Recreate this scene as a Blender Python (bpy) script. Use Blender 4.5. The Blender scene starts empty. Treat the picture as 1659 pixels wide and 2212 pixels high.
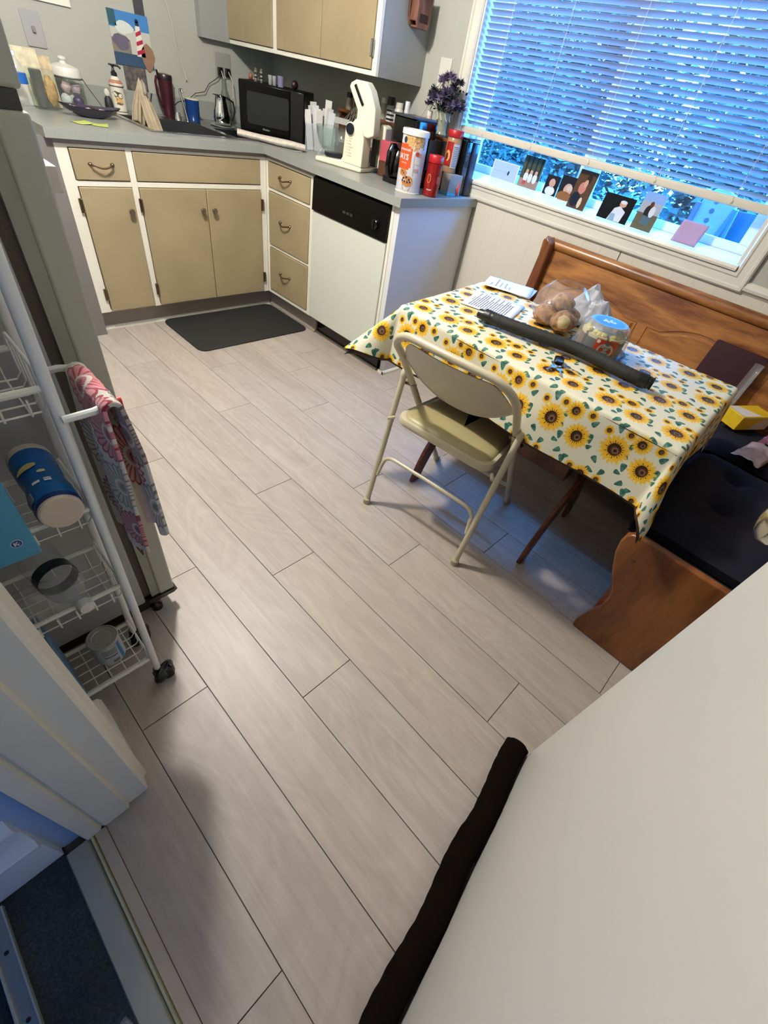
import bpy, bmesh, math, random
from math import sin, cos, pi, radians, hypot, atan2, sqrt
from mathutils import Vector, Matrix, Euler, noise
random.seed(7)
S = bpy.context.scene
COL = S.collection

# ------------------------------------------------------------------ camera
CAM = (-1.89245, -2.82271, 1.28592)
RX = Vector((0.7021689, -0.69384192, 0.15981934))      # picture right
RY = Vector((-0.42071838, -0.5854016, -0.69303753))    # picture down
RZ = Vector((0.57441699, 0.41939047, -0.70296284))     # view direction
cd = bpy.data.cameras.new('camera'); cam = bpy.data.objects.new('camera', cd); COL.objects.link(cam)
m = Matrix((RX, -RY, -RZ)).transposed().to_4x4(); m.translation = Vector(CAM); cam.matrix_world = m
cd.sensor_fit = 'HORIZONTAL'; cd.sensor_width = 36.0
cd.lens = 940.66 / 1659 * 36.0
cd.shift_x = 0.3 / 1659; cd.shift_y = 20.6 / 1659
cd.clip_start = 0.01; cd.clip_end = 60
S.camera = cam

# ------------------------------------------------------------------ daylight and lamps
W = bpy.data.worlds.new('world'); S.world = W; W.use_nodes = True
bg = W.node_tree.nodes['Background']
bg.inputs[0].default_value = (0.045, 0.34, 1.0, 1); bg.inputs[1].default_value = 46.0

def lamp(name, kind, loc, power, color, size=None, size_y=None, rot=(0, 0, 0), portal=False):
    l = bpy.data.lights.new(name, kind); o = bpy.data.objects.new(name, l); COL.objects.link(o)
    o.location = loc; o.rotation_euler = rot; l.energy = power; l.color = color
    if kind == 'AREA':
        l.shape = 'RECTANGLE' if size_y else 'DISK'; l.size = size
        if size_y: l.size_y = size_y
        if portal: l.cycles.is_portal = True
    elif size: l.shadow_soft_size = size
    return o
LIGHT = (-1.22, -1.12, 2.18)
lamp('ceiling_lamp_light', 'POINT', LIGHT, 168, (1.0, 0.95, 0.89), 0.075)
lamp('window_portal', 'AREA', (0.80, -1.69, 1.52), 1, (1, 1, 1), 1.56, 1.1, (0, radians(90), 0), True).data.shape = 'RECTANGLE'
bpy.data.objects['window_portal'].data.size = 1.1; bpy.data.objects['window_portal'].data.size_y = 1.56
lamp('far_portal', 'AREA', (-4.05, -5.58, 1.5), 1, (1, 1, 1), .36, .40, (radians(90), 0, 0), True)

S.view_settings.view_transform = 'Standard'; S.view_settings.look = 'None'
S.view_settings.exposure = 0.0; S.view_settings.gamma = 1.0; S.view_settings.use_curve_mapping = False

# ------------------------------------------------------------------ helpers: materials
def lin(h):
    if isinstance(h, (tuple, list)): return (*h[:3], 1)
    h = h.lstrip('#'); r = []
    if len(h) == 3: h = ''.join(c * 2 for c in h)
    for i in (0, 2, 4):
        c = int(h[i:i + 2], 16) / 255
        r.append(c / 12.92 if c <= .04045 else ((c + .055) / 1.055) ** 2.4)
    return (*r, 1)
MATS = {}
class NT:
    """tiny node helper"""
    def __init__(s, mat):
        mat.use_nodes = True; s.t = mat.node_tree; s.n = s.t.nodes; s.l = s.t.links
        s.bsdf = s.n['Principled BSDF']; s.out = s.n['Material Output']
    def node(s, typ, **kw):
        n = s.n.new(typ)
        for k, v in kw.items(): setattr(n, k, v)
        return n
    def set(s, sock, v):
        if isinstance(v, bpy.types.NodeSocket): s.l.new(v, sock)
        elif isinstance(v, (int, float)):
            try: sock.default_value = v
            except Exception: sock.default_value = (v, v, v)
        else: sock.default_value = v
    def m(s, op, a, b=None, c=None, clamp=False):
        n = s.node('ShaderNodeMath', operation=op); n.use_clamp = clamp
        for i, v in enumerate((a, b, c)):
            if v is not None: s.set(n.inputs[i], v)
        return n.outputs[0]
    def mix(s, f, a, b, mode='MIX'):
        n = s.node('ShaderNodeMix', data_type='RGBA', blend_type=mode)
        s.set(n.inputs[0], f); s.set(n.inputs[6], a); s.set(n.inputs[7], b)
        return n.outputs[2]
    def noise(s, scale, detail=3, vec=None, rough=.5, dist=0.0):
        n = s.node('ShaderNodeTexNoise'); n.inputs['Scale'].default_value = scale
        n.inputs['Detail'].default_value = detail; n.inputs['Roughness'].default_value = rough
        n.inputs['Distortion'].default_value = dist
        if vec is not None: s.l.new(vec, n.inputs['Vector'])
        return n.outputs[0]
    def coord(s, which='Object'):
        return s.node('ShaderNodeTexCoord').outputs[which]
    def mapping(s, vec, scale=(1, 1, 1), rot=(0, 0, 0), loc=(0, 0, 0)):
        n = s.node('ShaderNodeMapping'); s.l.new(vec, n.inputs[0])
        n.inputs['Scale'].default_value = scale; n.inputs['Rotation'].default_value = rot; n.inputs['Location'].default_value = loc
        return n.outputs[0]
    def ramp(s, f, stops):
        n = s.node('ShaderNodeValToRGB'); s.set(n.inputs[0], f); e = n.color_ramp.elements
        while len(e) < len(stops): e.new(.5)
        for i, (p, c) in enumerate(stops): e[i].position = p; e[i].color = lin(c)
        return n.outputs[0]
    def bump(s, h, strength=.3, dist=.002):
        n = s.node('ShaderNodeBump'); n.inputs['Strength'].default_value = strength; n.inputs['Distance'].default_value = dist
        s.l.new(h, n.inputs['Height']); s.l.new(n.outputs[0], s.bsdf.inputs['Normal'])
    def sep(s, v):
        n = s.node('ShaderNodeSeparateXYZ'); s.l.new(v, n.inputs[0]); return n.outputs
def P(name, color, rough=.5, metal=0.0, var=0.0, vscale=8, bump=0.0, bscale=150, coat=0.0, spec=None, sheen=0.0, trans=0.0, emit=None, estr=0):
    if name in MATS: return MATS[name]
    mt = bpy.data.materials.new(name); t = NT(mt); b = t.bsdf
    c = lin(color)
    if var:
        n = t.noise(vscale, 4, t.coord())
        d = tuple(max(0, x * (1 - var)) for x in c[:3]) + (1,); u = tuple(min(1, x * (1 + var)) for x in c[:3]) + (1,)
        t.l.new(t.ramp(n, [(.3, d), (.7, u)]), b.inputs['Base Color'])
    else: b.inputs['Base Color'].default_value = c
    b.inputs['Roughness'].default_value = rough; b.inputs['Metallic'].default_value = metal
    if spec is not None: b.inputs['Specular IOR Level'].default_value = spec
    if coat: b.inputs['Coat Weight'].default_value = coat; b.inputs['Coat Roughness'].default_value = .1
    if sheen: b.inputs['Sheen Weight'].default_value = sheen
    if bump: t.bump(t.noise(bscale, 3, t.coord()), bump, .001)
    if emit: b.inputs['Emission Color'].default_value = lin(emit); b.inputs['Emission Strength'].default_value = estr
    MATS[name] = mt; return mt
def CLEAR(name, tint='#ffffff', rough=.03, alpha=.12):
    """thin clear plastic / glass: mostly transparent with a fresnel reflection"""
    if name in MATS: return MATS[name]
    mt = bpy.data.materials.new(name); t = NT(mt)
    tr = t.node('ShaderNodeBsdfTransparent'); tr.inputs[0].default_value = lin(tint)
    gl = t.node('ShaderNodeBsdfGlossy'); gl.inputs['Roughness'].default_value = rough
    df = t.node('ShaderNodeBsdfDiffuse'); df.inputs[0].default_value = (.8, .82, .84, 1)
    lw = t.node('ShaderNodeLayerWeight'); fr_ = t.m('ADD', t.m('MULTIPLY', t.m('POWER', lw.outputs['Facing'], 4.0), .55), .04)
    m1 = t.node('ShaderNodeMixShader'); t.set(m1.inputs[0], alpha); t.l.new(tr.outputs[0], m1.inputs[1]); t.l.new(df.outputs[0], m1.inputs[2])
    m2 = t.node('ShaderNodeMixShader'); t.l.new(fr_, m2.inputs[0]); t.l.new(m1.outputs[0], m2.inputs[1]); t.l.new(gl.outputs[0], m2.inputs[2])
    t.l.new(m2.outputs[0], t.out.inputs[0]); MATS[name] = mt; return mt
def WOOD(name, dark, light, rough=.35, scale=(2, 30, 30), rot=(0, 0, 0), coat=.2, ring=3.0):
    if name in MATS: return MATS[name]
    mt = bpy.data.materials.new(name); t = NT(mt)
    v = t.mapping(t.coord(), scale, rot)
    n1 = t.noise(1.2, 4, v, .6, 1.6)
    n2 = t.noise(5.5, 4, v, .6, .4)
    rg = t.m('PINGPONG', t.m('MULTIPLY', t.noise(.55, 2, v, .4, .5), ring * 3.2), 1.0)
    f = t.m('ADD', t.m('ADD', t.m('MULTIPLY', n1, .35), t.m('MULTIPLY', n2, .40)), t.m('MULTIPLY', rg, .22))
    t.l.new(t.ramp(f, [(.34, dark), (.62, light)]), t.bsdf.inputs['Base Color'])
    t.bsdf.inputs['Roughness'].default_value = rough; t.bsdf.inputs['Coat Weight'].default_value = coat
    t.bsdf.inputs['Coat Roughness'].default_value = .2
    t.bump(f, .12, .001); MATS[name] = mt; return mt

# ------------------------------------------------------------------ helpers: meshes
class M:
    def __init__(s): s.v = []; s.f = []; s.mi = []; s.mats = []; s.uv = None
    def add(s, vs, fs, mat):
        if mat not in s.mats: s.mats.append(mat)
        k = s.mats.index(mat); b = len(s.v)
        s.v += [tuple(x) for x in vs]; s.f += [tuple(i + b for i in f) for f in fs]; s.mi += [k] * len(fs); return s
    def box(s, x0, x1, y0, y1, z0, z1, mat, T=None):
        vs = [(x, y, z) for x in (x0, x1) for y in (y0, y1) for z in (z0, z1)]
        if T: vs = [T @ Vector(v) for v in vs]
        return s.add(vs, [(0, 1, 3, 2), (4, 6, 7, 5), (0, 4, 5, 1), (2, 3, 7, 6), (0, 2, 6, 4), (1, 5, 7, 3)], mat)
    def cyl(s, p0, p1, r0, mat, r1=None, n=20, caps=True):
        return s.lathe([(r0, 0), (r0 if r1 is None else r1, (Vector(p1) - Vector(p0)).length)], p0, mat, n, axis=Vector(p1) - Vector(p0), caps=caps)
    def lathe(s, prof, o, mat, n=28, axis=(0, 0, 1), caps=True, sq=1.0, rot=0.0):
        q = Vector((0, 0, 1)).rotation_difference(Vector(axis).normalized()); o = Vector(o); vs = []; fs = []
        for r, z in prof:
            for i in range(n):
                a = 2 * pi * i / n + rot; vs.append(o + q @ Vector((r * cos(a), r * sin(a) * sq, z)))
        k = len(prof)
        for j in range(k - 1):
            for i in range(n): fs.append((j * n + i, j * n + (i + 1) % n, (j + 1) * n + (i + 1) % n, (j + 1) * n + i))
        if caps:
            if prof[0][0] > 1e-5: fs.append(tuple(range(n))[::-1])
            if prof[-1][0] > 1e-5: fs.append(tuple((k - 1) * n + i for i in range(n)))
        return s.add(vs, fs, mat)
    def tube(s, pts, r, mat, n=8, closed=False, rs=None):
        pts = [Vector(p) for p in pts]; k = len(pts); vs = []; fs = []; up = None
        for i, p in enumerate(pts):
            a = pts[i - 1] if (i or closed) else p; b = pts[(i + 1) % k] if (i < k - 1 or closed) else p
            t = (b - a).normalized()
            if up is None: up = t.orthogonal().normalized()
            else: up = (up - t * up.dot(t)); up = up.normalized() if up.length > 1e-6 else t.orthogonal().normalized()
            w = t.cross(up); rr = rs[i] if rs else r
            for j in range(n):
                a_ = 2 * pi * j / n; vs.append(p + (up * cos(a_) + w * sin(a_)) * rr)
        for i in range(k if closed else k - 1):
            for j in range(n): fs.append((i * n + j, i * n + (j + 1) % n, ((i + 1) % k) * n + (j + 1) % n, ((i + 1) % k) * n + j))
        if not closed: fs += [tuple(range(n))[::-1], tuple((k - 1) * n + j for j in range(n))]
        return s.add(vs, fs, mat)
    def prism(s, poly, ax, a0, a1, mat, T=None):
        n = len(poly); f = {'x': lambda p, a: (a, p[0], p[1]), 'y': lambda p, a: (p[0], a, p[1]), 'z': lambda p, a: (p[0], p[1], a)}[ax]
        vs = [f(p, a0) for p in poly] + [f(p, a1) for p in poly]
        if T: vs = [T @ Vector(v) for v in vs]
        return s.add(vs, [tuple(range(n)), tuple(range(2 * n - 1, n - 1, -1))] + [(i, i + n, (i + 1) % n + n, (i + 1) % n) for i in range(n)], mat)
    def sheet(s, fn, nu, nv, mat, uvfn=None, closeu=False):
        vs = []; fs = []; b = len(s.v)
        for j in range(nv + 1):
            for i in range(nu + 1): vs.append(fn(i / nu, j / nv))
        for j in range(nv):
            for i in range(nu): a = j * (nu + 1) + i; fs.append((a, a + 1, a + nu + 2, a + nu + 1))
        if uvfn:
            if s.uv is None: s.uv = {}
            q = b
            for j in range(nv + 1):
                for i in range(nu + 1): s.uv[q] = uvfn(i / nu, j / nv); q += 1
        return s.add(vs, fs, mat)
    def ball(s, c, r, mat, nu=16, nv=10, lump=0, seed=0, T=None):
        if not isinstance(r, (tuple, list)): r = (r, r, r)
        vs = []; fs = []
        for j in range(nv + 1):
            for i in range(nu):
                t = pi * j / nv; a = 2 * pi * i / nu
                d = Vector((sin(t) * cos(a), sin(t) * sin(a), cos(t)))
                k = 1 + (lump * noise.noise(d * 2.3 + Vector((seed, seed * 2, 0))) if lump else 0)
                p = Vector((d.x * r[0] * k, d.y * r[1] * k, d.z * r[2] * k))
                if T: p = T @ p
                vs.append(Vector(c) + p)
        for j in range(nv):
            for i in range(nu): fs.append((j * nu + i, (j + 1) * nu + i, (j + 1) * nu + (i + 1) % nu, j * nu + (i + 1) % nu))
        return s.add(vs, fs, mat)
    def rbox(s, cx, cy, w, d, z0, z1, mat, r=.01, n=5, T=None, ax='z'):
        poly = []
        for sx, sy, a0 in ((1, 1, 0), (-1, 1, 90), (-1, -1, 180), (1, -1, 270)):
            for k in range(n + 1):
                a = radians(a0 + 90 * k / n); poly.append((cx + sx * (w / 2 - r) + r * cos(a), cy + sy * (d / 2 - r) + r * sin(a)))
        return s.prism(poly, ax, z0, z1, mat, T)
    # flat print: polygons in (a, b) mapped by fn onto a surface
    def poly(s, pts, fn, mat):
        return s.add([fn(a, b) for a, b in pts], [tuple(range(len(pts)))], mat)
    def rect(s, a0, a1, b0, b1, fn, mat, n=1):
        for i in range(n):
            u0 = a0 + (a1 - a0) * i / n; u1 = a0 + (a1 - a0) * (i + 1) / n
            s.poly([(u0, b0), (u1, b0), (u1, b1), (u0, b1)], fn, mat)
        return s
    def disc(s, a, b, ra, rb, fn, mat, n=18, jag=0):
        pts = [(a + ra * cos(2 * pi * i / n) * (1 + jag * random.uniform(-1, 1)), b + rb * sin(2 * pi * i / n) * (1 + jag * random.uniform(-1, 1))) for i in range(n)]
        vs = [fn(a, b)] + [fn(*p) for p in pts]
        return s.add(vs, [(0, i + 1, (i + 1) % n + 1) for i in range(n)], mat)
    def text(s, txt, size, a, b, fn, mat, align='LEFT', sx=1.0, bold=0):
        vs, fs = glyphs(txt, align, bold)
        return s.add([fn(a + x * size * sx, b + y * size) for x, y in vs], fs, mat)
    def build(s, name, parent=None, label=None, cat=None, group=None, kind=None, loc=None, bev=0, seg=2, smooth=35, sub=0, solid=0):
        me = bpy.data.meshes.new(name)
        o = bpy.data.objects.new(name, me); COL.objects.link(o)
        org = Vector((0, 0, 0))
        if parent is not None:
            o.parent = parent; org = Vector(parent.get('_o', (0, 0, 0)))
            s_off = Vector(loc) if loc is not None else org
            o.location = s_off - org; o['_o'] = tuple(s_off)
        else:
            if loc is None:
                lo = [min(v[i] for v in s.v) for i in range(3)]; hi = [max(v[i] for v in s.v) for i in range(3)]
                loc = ((lo[0] + hi[0]) / 2, (lo[1] + hi[1]) / 2, lo[2])
            o.location = loc; s_off = Vector(loc); o['_o'] = tuple(s_off)
        me.from_pydata([tuple(Vector(v) - s_off) for v in s.v], [], s.f)
        for mt in s.mats: me.materials.append(mt)
        me.polygons.foreach_set('material_index', s.mi)
        if s.uv:
            ul = me.uv_layers.new(name='UVMap')
            for lp in me.loops: ul.data[lp.index].uv = s.uv.get(lp.vertex_index, (0, 0))
        me.validate(); bm = bmesh.new(); bm.from_mesh(me); bmesh.ops.recalc_face_normals(bm, faces=bm.faces); bm.to_mesh(me); bm.free()
        if smooth: me.shade_smooth(); me.set_sharp_from_angle(angle=radians(smooth))
        if solid:
            q = o.modifiers.new('solid', 'SOLIDIFY'); q.thickness = solid; q.offset = 0
        if bev:
            q = o.modifiers.new('bevel', 'BEVEL'); q.width = bev; q.segments = seg; q.limit_method = 'ANGLE'; q.angle_limit = radians(40)
        if sub:
            q = o.modifiers.new('sub', 'SUBSURF'); q.levels = sub; q.render_levels = sub
        if label: o['label'] = label
        if cat: o['category'] = cat
        if group: o['group'] = group
        if kind: o['kind'] = kind
        return o
GL = {}
def glyphs(txt, align='LEFT', bold=0):
    k = (txt, align, bold)
    if k not in GL:
        c = bpy.data.curves.new('t', 'FONT'); c.body = txt; c.size = 1; c.align_x = align; c.fill_mode = 'FRONT'; c.resolution_u = 2; c.offset = bold
        o = bpy.data.objects.new('t', c); COL.objects.link(o)
        dg = bpy.context.evaluated_depsgraph_get(); dg.update()
        me = bpy.data.meshes.new_from_object(o.evaluated_get(dg))
        GL[k] = ([(v.co.x, v.co.y) for v in me.vertices], [tuple(p.vertices) for p in me.polygons])
        bpy.data.objects.remove(o); bpy.data.curves.remove(c); bpy.data.meshes.remove(me)
    return GL[k]
def plane(o, u, v, eps=.0006):
    o, u, v = Vector(o), Vector(u).normalized(), Vector(v).normalized(); n = u.cross(v).normalized()
    return lambda a, b: o + u * a + v * b + n * eps
def wrap(c, r, th0, eps=.0006):
    return lambda a, b: Vector((c[0] + (r + eps) * cos(th0 + a / r), c[1] + (r + eps) * sin(th0 + a / r), c[2] + b))
def thing(name, label, cat, loc, rotz=0, group=None, local=False):
    o = bpy.data.objects.new(name, None); COL.objects.link(o); o.empty_display_size = .05
    o.location = loc; o.rotation_euler = (0, 0, rotz); o['label'] = label; o['category'] = cat
    o['_o'] = tuple(loc) if not local else (0, 0, 0)
    if group: o['group'] = group
    return o
def copy_tree(o, parent=None, name=None):
    c = o.copy(); COL.objects.link(c); c.parent = parent
    for ch in list(o.children): copy_tree(ch, c)
    return c
def arc(cx, cy, r, a0, a1, n=8, ry=None):
    return [(cx + r * cos(radians(a0 + (a1 - a0) * i / n)), cy + (ry or r) * sin(radians(a0 + (a1 - a0) * i / n))) for i in range(n + 1)]
def TR(loc, rz=0, rx=0, ry=0):
    return Matrix.Translation(loc) @ Euler((rx, ry, rz)).to_matrix().to_4x4()

# ------------------------------------------------------------------ materials
wall_grey = P('wall grey paint', '#a4a59b', .7, bump=.05, bscale=220)
wains = P('cream panel paint', '#cdc8bb', .5)
ceil_m = P('ceiling white', '#dcd9d0', .8)
white = P('white gloss paint', '#e4e2d8', .35, var=.03, vscale=5)
trimw = P('trim paint', '#cfccc0', .4, var=.04, vscale=6)
tanp = P('tan cabinet panel', '#978869', .5, var=.10, vscale=4, bump=.05, bscale=90)
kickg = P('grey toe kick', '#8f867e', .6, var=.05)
lam = P('grey speckled laminate', '#8b8f8a', .3, var=.10, vscale=420)
steel = P('brushed steel', '#a9aaab', .25, 1.0)
chrome = P('chrome', '#d8d8d8', .08, 1.0)
bronze = P('old bronze', '#7d6a58', .35, 1.0)
blackp = P('black gloss plastic', '#060606', .12, spec=.5)
blackm = P('black matte plastic', '#0b0b0c', .45)
rubber = P('black rubber', '#111111', .6)
fridge_m = P('fridge sage grey enamel', '#a7a89b', .35, bump=.12, bscale=500)
fridge_s = P('fridge side grey', '#a3a5a7', .45, bump=.1, bscale=400)
gasket = P('dark gasket', '#4d463b', .7)
cartw = P('white powder coat wire', '#d9dad6', .35)
chairm = P('beige chair enamel', '#bab197', .35, var=.04, vscale=9)
chairs_ = P('olive beige vinyl', '#9c9168', .42, bump=.15, bscale=700)
oak = WOOD('honey oak', '#6a3c1a', '#ab733b', .35, (12, 1.6, 12), coat=.25)
oakx = WOOD('honey oak upright', '#5f3012', '#8d5527', .35, (9, 9, 1.7), (.35, 0, 0), coat=.2)
oakd = WOOD('red oak trestle', '#3f180a', '#753416', .4, (10, 10, 3), coat=.2)
paper = P('white paper', '#d9dce2', .8)
paperw = P('warm paper', '#cfc8bb', .8)
ink = P('grey ink', '#5a6070', .9)
dink = P('dark ink', '#20222a', .9)
redm = P('red plastic', '#a01717', .3)
creamm = P('cream plastic', '#ddd8c0', .35)
glass_c = CLEAR('clear glass', '#f2f8f6', .02, .04)
plast_c = CLEAR('clear plastic', '#f6f8fa', .08, .15)
film_c = CLEAR('clear film', '#ffffff', .12, .10)
navy = P('navy tufted cloth', '#1d1e27', .95, var=.15, vscale=12, bump=.3, bscale=900, spec=.1)
# ------------------------------------------------------------------ room shell
XB, YA, ZC = 0.60, 0.78, 2.32
def struct(mm, name, label=None, parent=None, **k):
    return mm.build(name, parent, label, None, None, 'structure' if parent is None else None, **k)
# floor slab and planks
fm = bpy.data.materials.new('pale oak plank'); t = NT(fm)
oi = t.node('ShaderNodeObjectInfo')
off = t.node('ShaderNodeCombineXYZ'); t.set(off.inputs[0], t.m('MULTIPLY', oi.outputs['Random'], 37)); t.set(off.inputs[1], t.m('MULTIPLY', oi.outputs['Random'], 91))
va = t.node('ShaderNodeVectorMath', operation='ADD'); t.l.new(t.coord(), va.inputs[0]); t.l.new(off.outputs[0], va.inputs[1])
v1 = t.mapping(va.outputs[0], (9, 1.1, 1)); v2 = t.mapping(va.outputs[0], (85, 3.0, 1))
n1 = t.noise(1.0, 4, v1, .55, 1.6); n2 = t.noise(1.0, 4, v2, .6, .3)
n3 = t.noise(2.4, 3, t.mapping(va.outputs[0], (2.2, .8, 1)), .5, .8)
rings = t.m('ABSOLUTE', t.m('SUBTRACT', t.m('FRACT', t.m('MULTIPLY', n3, 9)), .5))
f = t.m('ADD', t.m('ADD', t.m('MULTIPLY', n1, .42), t.m('MULTIPLY', n2, .42)), t.m('MULTIPLY', rings, .18))
c = t.ramp(f, [(.28, '#9a8f86'), (.46, '#a79d94'), (.60, '#b0a79d'), (.80, '#b7afa6')])
tone = t.ramp(oi.outputs['Random'], [(0, (.93, .92, .92)), (.5, (1.0, .985, .97)), (1, (.965, .975, .98))])
t.l.new(t.mix(1.0, c, tone, 'MULTIPLY'), t.bsdf.inputs['Base Color'])
t.bsdf.inputs['Roughness'].default_value = .42; t.bsdf.inputs['Specular IOR Level'].default_value = .42
t.bump(t.m('ADD', n2, t.m('MULTIPLY', n1, .5)), .10, .001)
floor = struct(M().box(-2.6, XB, -3.6, YA, -.06, -.0045, P('dark plank joint', '#5e5348', .8)), 'floor', 'pale oak plank floor of the kitchen', loc=(0, 0, -.06))
joints = {-1: -2.842, 0: -2.225, 1: -1.82, 2: -2.427, 3: -2.011, 4: -1.622, 5: -2.235, 6: -1.826, 7: -2.431, 8: -2.06, 9: -1.9, 10: -2.5, 11: -1.7, 12: -2.2, 13: -2.0, -2: -1.9, -3: -1.6, -4: -2.0}
pmesh = {}
for k in range(-4, 14):
    x0 = -1.913 + .184 * k; x1 = x0 + .184
    ymin, ymax = (-3.5, .60 if x0 > 0 else .16)
    if k == 13: x1 = XB
    if k == -1: x0 = -2.060
    if k < -1: ymin, ymax = -2.14, -.3
    j = joints[k] - 1.22 * 4
    while j < ymax:
        a, b = max(j, ymin), min(j + 1.22, ymax); j += 1.22
        if b - a < .05: continue
        if k == -1 and a < -2.36 < b and b > -2.14:
            spans = [(a, b)]
        else: spans = [(a, b)]
        for a, b in spans:
            w = x1 - x0 - .0016; h = b - a - .0018; key = (round(w, 4), round(h, 3))
            if key not in pmesh:
                o = M().box(-w / 2, w / 2, -h / 2, h / 2, -.0045, 0, fm)
                o = o.build('plank', floor, loc=(0, 0, 0), bev=.0008, seg=1); pmesh[key] = o
            else:
                o2 = pmesh[key].copy(); COL.objects.link(o2); o2.parent = floor; o = o2
            o.location = Vector(((x0 + x1) / 2, (a + b) / 2, 0)) - Vector((0, 0, -.06))
# other room floor
cm = bpy.data.materials.new('dark slate carpet'); t = NT(cm)
n = t.noise(260, 3, t.coord()); n2 = t.noise(9, 3, t.coord())
t.l.new(t.ramp(t.m('ADD', t.m('MULTIPLY', n, .6), t.m('MULTIPLY', n2, .4)), [(.3, '#1d2226'), (.5, '#2d3438'), (.7, '#414a4e')]), t.bsdf.inputs['Base Color'])
t.bsdf.inputs['Roughness'].default_value = 1.0; t.bump(n, .8, .004)
cp = M()
cp.sheet(lambda u, v: (-5.0 + u * 2.862, -5.5 + v * 3.15, .002 + .003 * noise.noise(Vector((u * 60, v * 60, 0)))), 60, 60, cm)
struct(cp, 'floor_carpet', 'dark slate blue carpet beyond the doorway', loc=(-3.5, -4, 0))
struct(M().box(-5.0, -2.136, -5.5, -2.34, -.06, -.004, P('subfloor', '#444444', .9)), 'floor_slab', loc=(-3.5, -4, -.06))
# threshold
th = M(); al = P('brushed threshold metal', '#a5a498', .45, .3, bump=.1, bscale=400)
th.prism([(-2.142, 0), (-2.138, .007), (-2.098, .009), (-2.094, 0)], 'y', -3.10, -2.372, al)
th.prism([(-2.094, 0), (-2.091, .010), (-2.087, .010), (-2.085, 0)], 'y', -3.10, -2.372, P('bright threshold lip', '#d9d3ae', .25, .6))
th.prism([(-2.085, 0), (-2.083, .005), (-2.062, .004), (-2.060, 0)], 'y', -3.10, -2.372, P('vinyl threshold strip', '#a39a8f', .5))
struct(th, 'trim_threshold', 'metal threshold strip between plank floor and carpet')

# walls
struct(M().box(-2.7, XB + .18, YA, YA + .1, -.06, ZC, wall_grey), 'wall_back', 'sage grey kitchen wall behind the sink')
wb = M(); wy0, wy1, wz0, wz1 = -2.472, -.902, .972, 2.06
wb.box(XB, XB + .18, wy1, YA, -.06, ZC, wall_grey); wb.box(XB, XB + .18, -3.6, wy0, -.06, ZC, wall_grey)
wb.box(XB, XB + .18, wy0, wy1, -.06, wz0, wall_grey); wb.box(XB, XB + .18, wy0, wy1, wz1, ZC, wall_grey)
wallr = struct(wb, 'wall_right', 'sage grey kitchen wall around the window')
# wainscot with fine vertical grooves
def panel(y0, y1, z1):
    n = max(2, int((y1 - y0) / .0105)); pr = []
    for i in range(int((y1 - y0) / .095) + 1):
        y = y0 + .095 * i
        if y + .095 > y1: break
        pr += [(y, 0), (y + .092, 0), (y + .0935, .0010), (y + .095, 0)]
    pr += [(y1, 0)]
    mm = M(); vs = []; fs = []
    for y, d in pr: vs += [(XB - .006 + d, y, 0), (XB - .006 + d, y, z1)]
    for i in range(len(pr) - 1): fs.append((2 * i, 2 * i + 1, 2 * i + 3, 2 * i + 2))
    mm.add(vs, fs, wains); mm.box(XB - .004, XB - .0005, y0, y1, 0, z1, wains)
    return mm
panel(-1.995, -1.14, .95).build('wainscot_panel', wallr, 'cream grooved panel below the left of the window', smooth=0)
panel(-3.3, -2.0, .95).build('wainscot_panel', wallr, smooth=0)
M().prism([(XB, .905), (XB - .006, .905), (XB - .012, .915), (XB - .020, .920), (XB - .022, .93), (XB - .014, .934), (XB - .012, .945), (XB, .95)], 'y', -3.3, -2.535, trimw).build('chair_rail', wallr)
struct(M().box(-1.97, XB + .18, -3.7, -3.6, -.06, ZC, wall_grey), 'wall_front', 'kitchen wall behind the door and bench')
wl = M(); wl.box(-2.10, -1.97, -2.36, -2.15, 0, ZC, wall_grey); wl.box(-2.10, -1.97, -3.6, -3.105, 0, ZC, wall_grey)
wl.box(-2.10, -1.97, -3.105, -2.36, 2.05, ZC, wall_grey)
struct(wl, 'wall_left', 'kitchen wall beside the doorway')
al_ = M(); al_.box(-2.60, -2.5, -2.25, YA, 0, ZC, wall_grey); al_.box(-2.5, -2.10, -2.25, -2.15, 0, ZC, wall_grey)
struct(al_, 'wall_alcove', 'wall of the refrigerator alcove')
struct(M().box(-2.6, XB + .18, -3.7, YA + .1, ZC, ZC + .06, ceil_m), 'ceiling')
owall = P('other room blue grey wall', '#8fa6c4', .7)
ow = M(); ow.box(-5.0, -2.1, -2.35, -2.25, -.06, ZC, owall); ow.box(-5.1, -5.0, -5.6, -2.25, 0, ZC, owall)
ow.box(-5.0, -4.23, -5.6, -5.5, 0, ZC, owall); ow.box(-3.87, -2.0, -5.6, -5.5, 0, ZC, owall)
ow.box(-4.23, -3.87, -5.6, -5.5, 0, 1.3, owall); ow.box(-4.23, -3.87, -5.6, -5.5, 1.7, ZC, owall); ow.box(-2.1, -2.0, -5.5, -3.6, 0, ZC, owall)
struct(ow, 'wall_other_room', 'blue grey wall of the carpeted room')
struct(M().box(-5.1, -2.0, -5.6, -2.25, ZC + .001, ZC + .06, ceil_m), 'ceiling_other_room')
bbp = [(-2.35, 0), (-2.364, 0), (-2.364, .130), (-2.372, .138), (-2.373, .150), (-2.364, .160), (-2.358, .190), (-2.357, .225), (-2.363, .240), (-2.364, .262), (-2.357, .276), (-2.35, .29)]
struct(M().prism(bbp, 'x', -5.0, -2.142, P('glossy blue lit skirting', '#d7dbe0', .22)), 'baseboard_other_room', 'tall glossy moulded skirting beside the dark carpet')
struct(M().prism([(-1.97, 0), (-1.952, 0), (-1.952, .07), (-1.958, .085), (-1.97, .09)], 'y', -2.318, -2.12, white), 'baseboard_left', 'short white skirting behind the door casing')
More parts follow.
